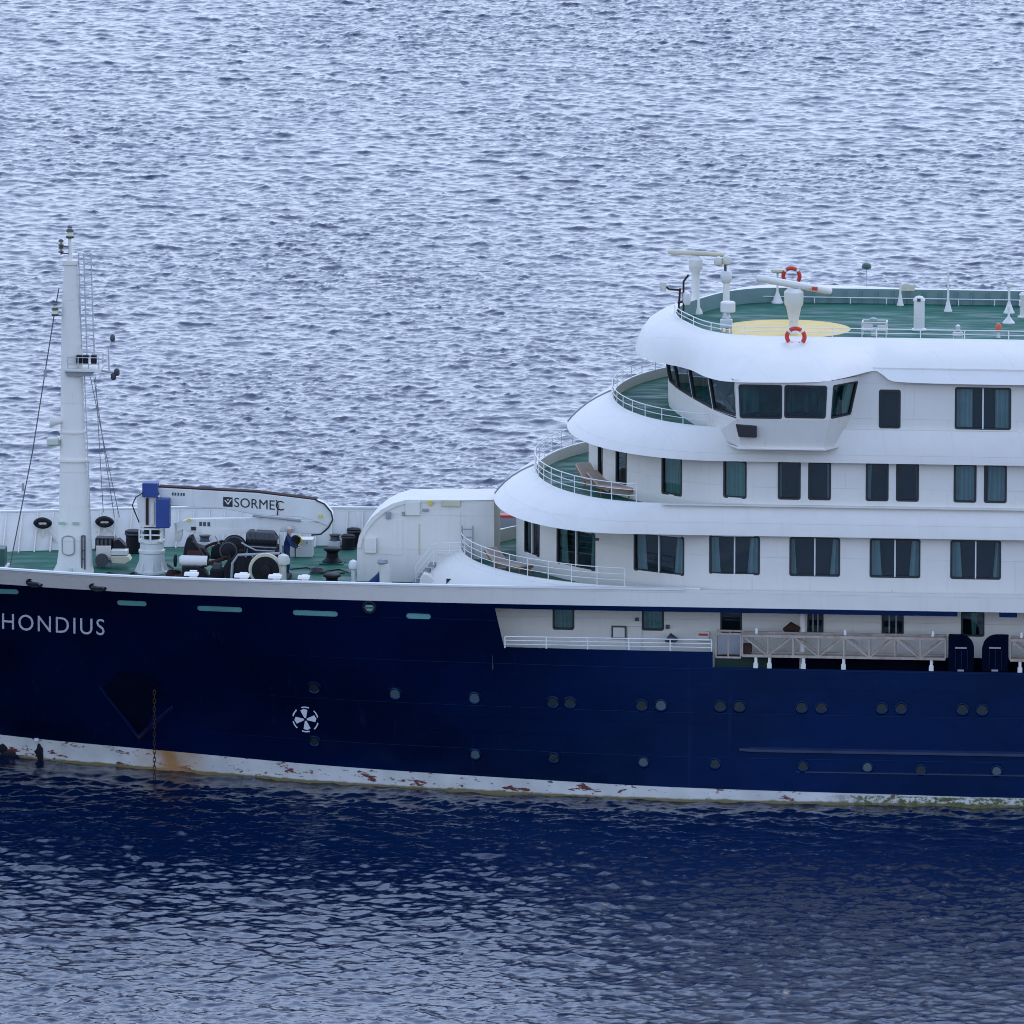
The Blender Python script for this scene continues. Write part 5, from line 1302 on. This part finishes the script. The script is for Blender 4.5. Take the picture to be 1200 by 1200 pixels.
# ------------------------------------------------------------------ boarding recess: gangways, doors, fittings
def truss(px0, px1, name_label, basket=None):
    y0, y1 = .12, .78
    a = at(px0, 747, y0); b_ = at(px1, 749.5, y0); zt0, zb0 = 5.83, 5.13
    o = gear('gangway', Vector((a.x, y0, zb0)), name_label, 'gangway', 'stowed truss gangways')
    for yy in (y0, y1):
        for zz, nm in ((zt0, 'top_chord'), (zb0, 'bottom_chord')): MB().bar((a.x, yy, zz), (b_.x, yy, zz), .085).build(nm, 'gangway_metal', o, smooth=False)
    n = max(2, round((b_.x - a.x) / .84)); st_ = (b_.x - a.x) / n
    for i in range(n + 1):
        x = a.x + i * st_
        for yy in (y0, y1): MB().bar((x, yy, zb0), (x, yy, zt0), .055).build('upright', 'gangway_metal', o, smooth=False)
        if i < n:
            e0, e1 = (zt0, zb0) if i % 2 == 0 else (zb0, zt0)
            for yy in (y0, y1): MB().bar((x, yy, e0), (x + st_, yy, e1), .05).build('brace', 'gangway_metal', o, smooth=False)
            MB().box((x + st_ / 2, (y0 + y1) / 2, zb0 - .02), (st_ - .03, y1 - y0 - .1, .03)).build('tread', 'gangway_metal', o, smooth=False)
            MB().bar((x, y0, zt0), (x + st_, y1, zt0), .035).build('cross_tie', 'gangway_metal', o, smooth=False)
    if basket:
        c0 = at(basket[0], 745, y0).x; c1 = at(basket[1], 745, y0).x
        for yy in (y0, y1):
            for x in (c0, (c0 + c1) / 2, c1): MB().bar((x, yy, 5.06), (x, yy, 5.88), .05).build('basket_post', 'gangway_metal', o, smooth=False)
            for zz in (5.06, 5.88): MB().bar((c0, yy, zz), (c1, yy, zz), .06).build('basket_rail', 'gangway_metal', o, smooth=False)
        MB().box(((c0 + c1) / 2, (y0 + y1) / 2 + .2, 5.46), (c1 - c0 - .06, .04, .74)).build('basket_panel', 'mid_grey', o, smooth=False)
        MB().box((c1 + .22, y0 + .2, 5.35), (.3, .3, .34)).build('hinge_block', 'rust_gear', o, smooth=False, bevel=.03)
    return o
truss(870, 1108, 'rusty beige truss gangway with end basket stowed in the hull opening', (839, 868))
truss(1184, 1420, 'rusty beige truss gangway aft of the navy boarding doors')
def support(px, label=None):
    x = X0(px, .3); MB().box((x, .35, 4.98), (.09, .5, .24)).build('gangway_support', 'white', ship, smooth=False)
    MB().box((x, .14, 4.66), (.16, .16, .46)).build('support_foot', 'white', ship, smooth=False, bevel=.02)
for px in (887, 903, 943, 990, 1093, 1197): support(px)
for px in (887, 991, 1094, 1198): MB().lathe((X0(px, .3), .4, 5.86), [(.05, 0), (.05, .14), (.03, .2)], 8).build('locking_pin', 'rail_white', ship)
x = X0(941, 1.0); MB().cyl((x, 1.0, 4.42), (x, 1.0, 6.7), .12, n=14).build('davit_post', 'white', ship)
MB().tubes([((X0(919, 1), .9, 5.92), .06), ((X0(928, 1), .9, 6.04), .18), ((X0(938, 1), .9, 5.94), .10)], 10).build('rope_bundle', 'rust_gear', ship)
MB().box((X0(890, .8), .9, 6.62), (.85, .4, .16)).build('ceiling_light', 'navy', ship, smooth=False)
def boarding_door(px0, px1, flip):
    a = at(px0, 787, -.03); b_ = at(px1, 745, -.03); w = b_.x - a.x; h = b_.z - a.z; r_ = w * .55; pts = [(0, 0), (w, 0)]
    arc = [(w - r_ + r_ * math.sin(t), h - r_ * 1.0 + r_ * math.cos(t)) for t in [math.pi / 2 * (1 - i / 8) for i in range(9)]]
    pts += arc + [(0, h)]
    if flip: pts = [(w - u, v_) for u, v_ in pts][::-1]
    o = MB().prism([(a.x + u, -.03, a.z + v_) for u, v_ in pts], (0, .32, 0)).build('boarding_door', 'kick_dark', ship, bevel=.03)
    MB().box((a.x + w * .5, -.045, a.z + h * .66), (w * .45, .03, .05)).build('handle_slot', 'mid_grey', o, smooth=False)
    for f in (.28, .52, .76): MB().bar((a.x + w * f, -.04, a.z + .08), (a.x + w * f, -.04, a.z + h * .6), .03).build('stiffener', 'navy', o, smooth=False)
    MB().box((a.x + w * .5, -.05, a.z + .05), (w * .25, .04, .06)).build('hinge', 'mid_grey', o, smooth=False)
boarding_door(1111, 1141, False); boarding_door(1150.5, 1181.5, True)
def wallbox(px0, px1, py0, py1, mat, name, d=.10):
    a = at(px0, py1, YR - d); b_ = at(px1, py0, YR - d)
    return MB().box(((a.x + b_.x) / 2, YR - d / 2, (a.z + b_.z) / 2), (b_.x - a.x, d, b_.z - a.z)).build(name, mat, ship, smooth=False, bevel=.01)
wallbox(716.5, 734, 733.5, 749, 'dark_grey', 'locker_door', .05); wallbox(718.5, 732, 735.5, 747, 'white', 'locker_panel', .07); wallbox(735.5, 752, 734.5, 748, 'white', 'locker_panel', .08)
wallbox(735, 752, 749, 764, 'white_gear', 'locker_panel', .1); wallbox(817, 831, 740, 751, 'white', 'lifebuoy_box', .15); wallbox(818.5, 829.5, 742.5, 745, 'ring_red', 'red_stripe', .16)
wallbox(744, 748.5, 724, 728, 'dark_grey', 'wall_lamp'); wallbox(780, 784.5, 732.5, 737, 'dark_grey', 'wall_lamp')
MB().tubes([(at(780, 752, 1.4), .05), (at(786, 747, 1.4), .17), (at(793, 752, 1.4), .12)], 10).build('hose_coil', 'dark_grey', ship)
# curved gutter pipe and little fittings on the cabin walls
for px, py in ((700, 632),): p = at(px, py, 2.5); MB().box(p, (.12, .12, .08)).build('wall_lamp', 'dark_grey', ship, smooth=False)
x0_, x1_ = X0(775), XEND
MB().box(((x0_ + x1_) / 2, .16, 10.37), (x1_ - x0_, .14, .05)).build('drip_edge', 'white', ship, smooth=False)
for xx in np.arange(1.5, 40, 3.1): pass

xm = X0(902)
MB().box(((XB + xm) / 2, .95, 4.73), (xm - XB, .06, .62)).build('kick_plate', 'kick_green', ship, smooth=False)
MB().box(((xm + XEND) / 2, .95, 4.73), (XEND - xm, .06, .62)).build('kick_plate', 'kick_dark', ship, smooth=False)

# fouled sensor fitting at the bow waterline
rf = random.Random(3)
def blotch(px, py, w, h, label=None):
    c = on_hull(px, py); pts = []
    for i in range(14):
        a = 2 * math.pi * i / 14; r_ = 1 + rf.uniform(-.35, .25); x = c.x + w * r_ * math.cos(a); z = c.z + h * r_ * math.sin(a); pts.append((x, hull_y(x, max(z, 0)) - .03, z))
    return MB().add(pts + [(c.x, hull_y(c.x, c.z) - .10, c.z)], [(i, (i + 1) % 14, 14) for i in range(14)]).build('fouling', 'black_gear', ship)
blotch(46, 881, .17, .32); blotch(10, 884, .42, .13); blotch(2, 878, .2, .2)
MB().box(on_hull(43, 866.5, .04), (.14, .08, .10)).build('draught_sensor', 'mark_white', ship, smooth=False)
# ropes, hoses and coils that litter the foredeck
def coil(px, py, r_, mat, label, turns=4):
    p = base_on(px, py); o = gear('rope_coil', p, label, 'rope', 'rope coils lying on the foredeck')
    pts = [p + Vector((math.cos(t) * (r_ - .02 * t / 6.28), math.sin(t) * (r_ - .02 * t / 6.28), .04 + .045 * t / 6.28)) for t in [i * .45 for i in range(int(turns * 14))]]
    MB().tube(pts, .035, 6).build('rope', mat, o)
    MB().tube([pts[0], pts[0] + Vector((.3, -.1, -.01)), pts[0] + Vector((.7, .05, -.01))], .035, 6).build('loose_end', mat, o)
coil(204, 676, .28, 'rust_gear', 'brown rope coil on the deck beside the crane pedestal')
coil(372, 672, .26, 'dark_grey', 'dark rope coil on open deck between locker and bollards')
coil(252, 682, .30, 'black_gear', 'black rope coil between the windlass and the big winch')
def hose(pxs, r_, mat, label):
    pts = [base_on(a, b_) + Vector((0, 0, r_ + .005)) for a, b_ in pxs]
    o = gear('deck_hose', pts[0], label, 'hose', 'hoses lying on the foredeck'); MB().tube(pts, r_, 6).build('tube', mat, o)
    MB().lathe(pts[-1], [(r_ * 1.6, -.03), (r_ * 1.6, .05)], 10).build('coupling', 'mid_grey', o)
hose([(196, 662), (205, 668), (200, 674), (212, 679)], .03, 'mark_black', 'thin black hose snaking from the crane pedestal')
hose([(340, 668), (360, 666), (378, 671), (398, 668), (410, 672)], .025, 'mark_black', 'thin black hose lying across the open deck by the bollards')
hose([(116, 676), (128, 672), (140, 677), (158, 672)], .03, 'rust_gear', 'brown hose lying between mast foot and crane')
bprism([(246, 655), (248, 642), (256, 637), (263, 642), (266, 656)], 8.9, .5, 'black_gear', 'brake_housing', wl, .03)
bprism([(219, 651), (236, 651), (236, 646), (219, 646)], 8.3, .3, 'rust_gear', 'clutch_lever', w2, .02)
MB().tube([at(222, 632, 8.7), at(230, 638, 8.5), at(238, 650, 8.3), at(246, 660, 8.1), at(256, 668, 7.9)], .035, 6).build('hydraulic_hose', 'mark_black', w2)
MB().tube([at(262, 640, 8.2), at(270, 646, 8.1), at(268, 660, 8.0), at(258, 672, 7.9)], .035, 6).build('hydraulic_hose', 'mark_black', wl)

c = at(276, 668, 7.3); MB().lathe(c, [(.42, -.1), (.42, -.04), (.26, 0), (.26, .8), (.42, .84), (.42, .9)], 22, (0, 1, 0)).build('mooring_drum', 'black_gear', wl)
pbox(246, 262, 668, 683, 7.6, .7, 'black_gear', 'hydraulic_block', wl, .03); pbox(250, 259, 660, 668, 7.8, .3, 'dark_grey', 'valve_bank', wl, .02)

# more winch fittings: vertical gear wheels, guards, pipes
for px, py, r_, yy in ((275, 641, .44, 8.5), (268, 645, .34, 8.2)):
    c = at(px, py, yy); MB().lathe(c, [(r_, 0), (r_, .12), (r_ * .75, .14), (r_ * .3, .16), (r_ * .3, .3)], 26, (0, -1, 0)).build('gear_wheel', 'black_gear', wl)
    MB().torus(c - Vector((0, .13, 0)), r_ * .86, .025, (0, 1, 0), 24, 6).build('wheel_rim', 'dark_grey', wl)
for k in range(6): MB().bar(at(293 + k * 5.5, 624.5 + k * .3, YW + .98), at(293 + k * 5.5, 633, YW + .98), .03).build('cooling_rib', 'dark_grey', wl, smooth=False)
MB().tube([at(283, 636, 8.1), at(290, 640, 8.0), at(300, 645, 7.9), at(322, 646, 7.9)], .03, 6).build('oil_pipe', 'mid_grey', wl)
MB().tube([at(262, 652, 7.9), at(276, 656, 7.8), at(284, 664, 7.6)], .028, 6).build('oil_pipe', 'rust_gear', wl)
for px, py in ((288, 652), (296, 652), (305, 653), (318, 652), (326, 660), (271, 668)): MB().lathe(at(px, py, YW - .40), [(.03, -.02), (.03, .03)], 8, (0, -1, 0)).build('bolt', 'mid_grey', wl)
MB().bar(at(300, 622, 8.6), at(300, 616, 8.6), .04).build('brake_lever', 'white_gear', wl); MB().bar(at(257, 637, 8.8), at(252, 628, 8.8), .04).build('brake_lever', 'mid_grey', wl)
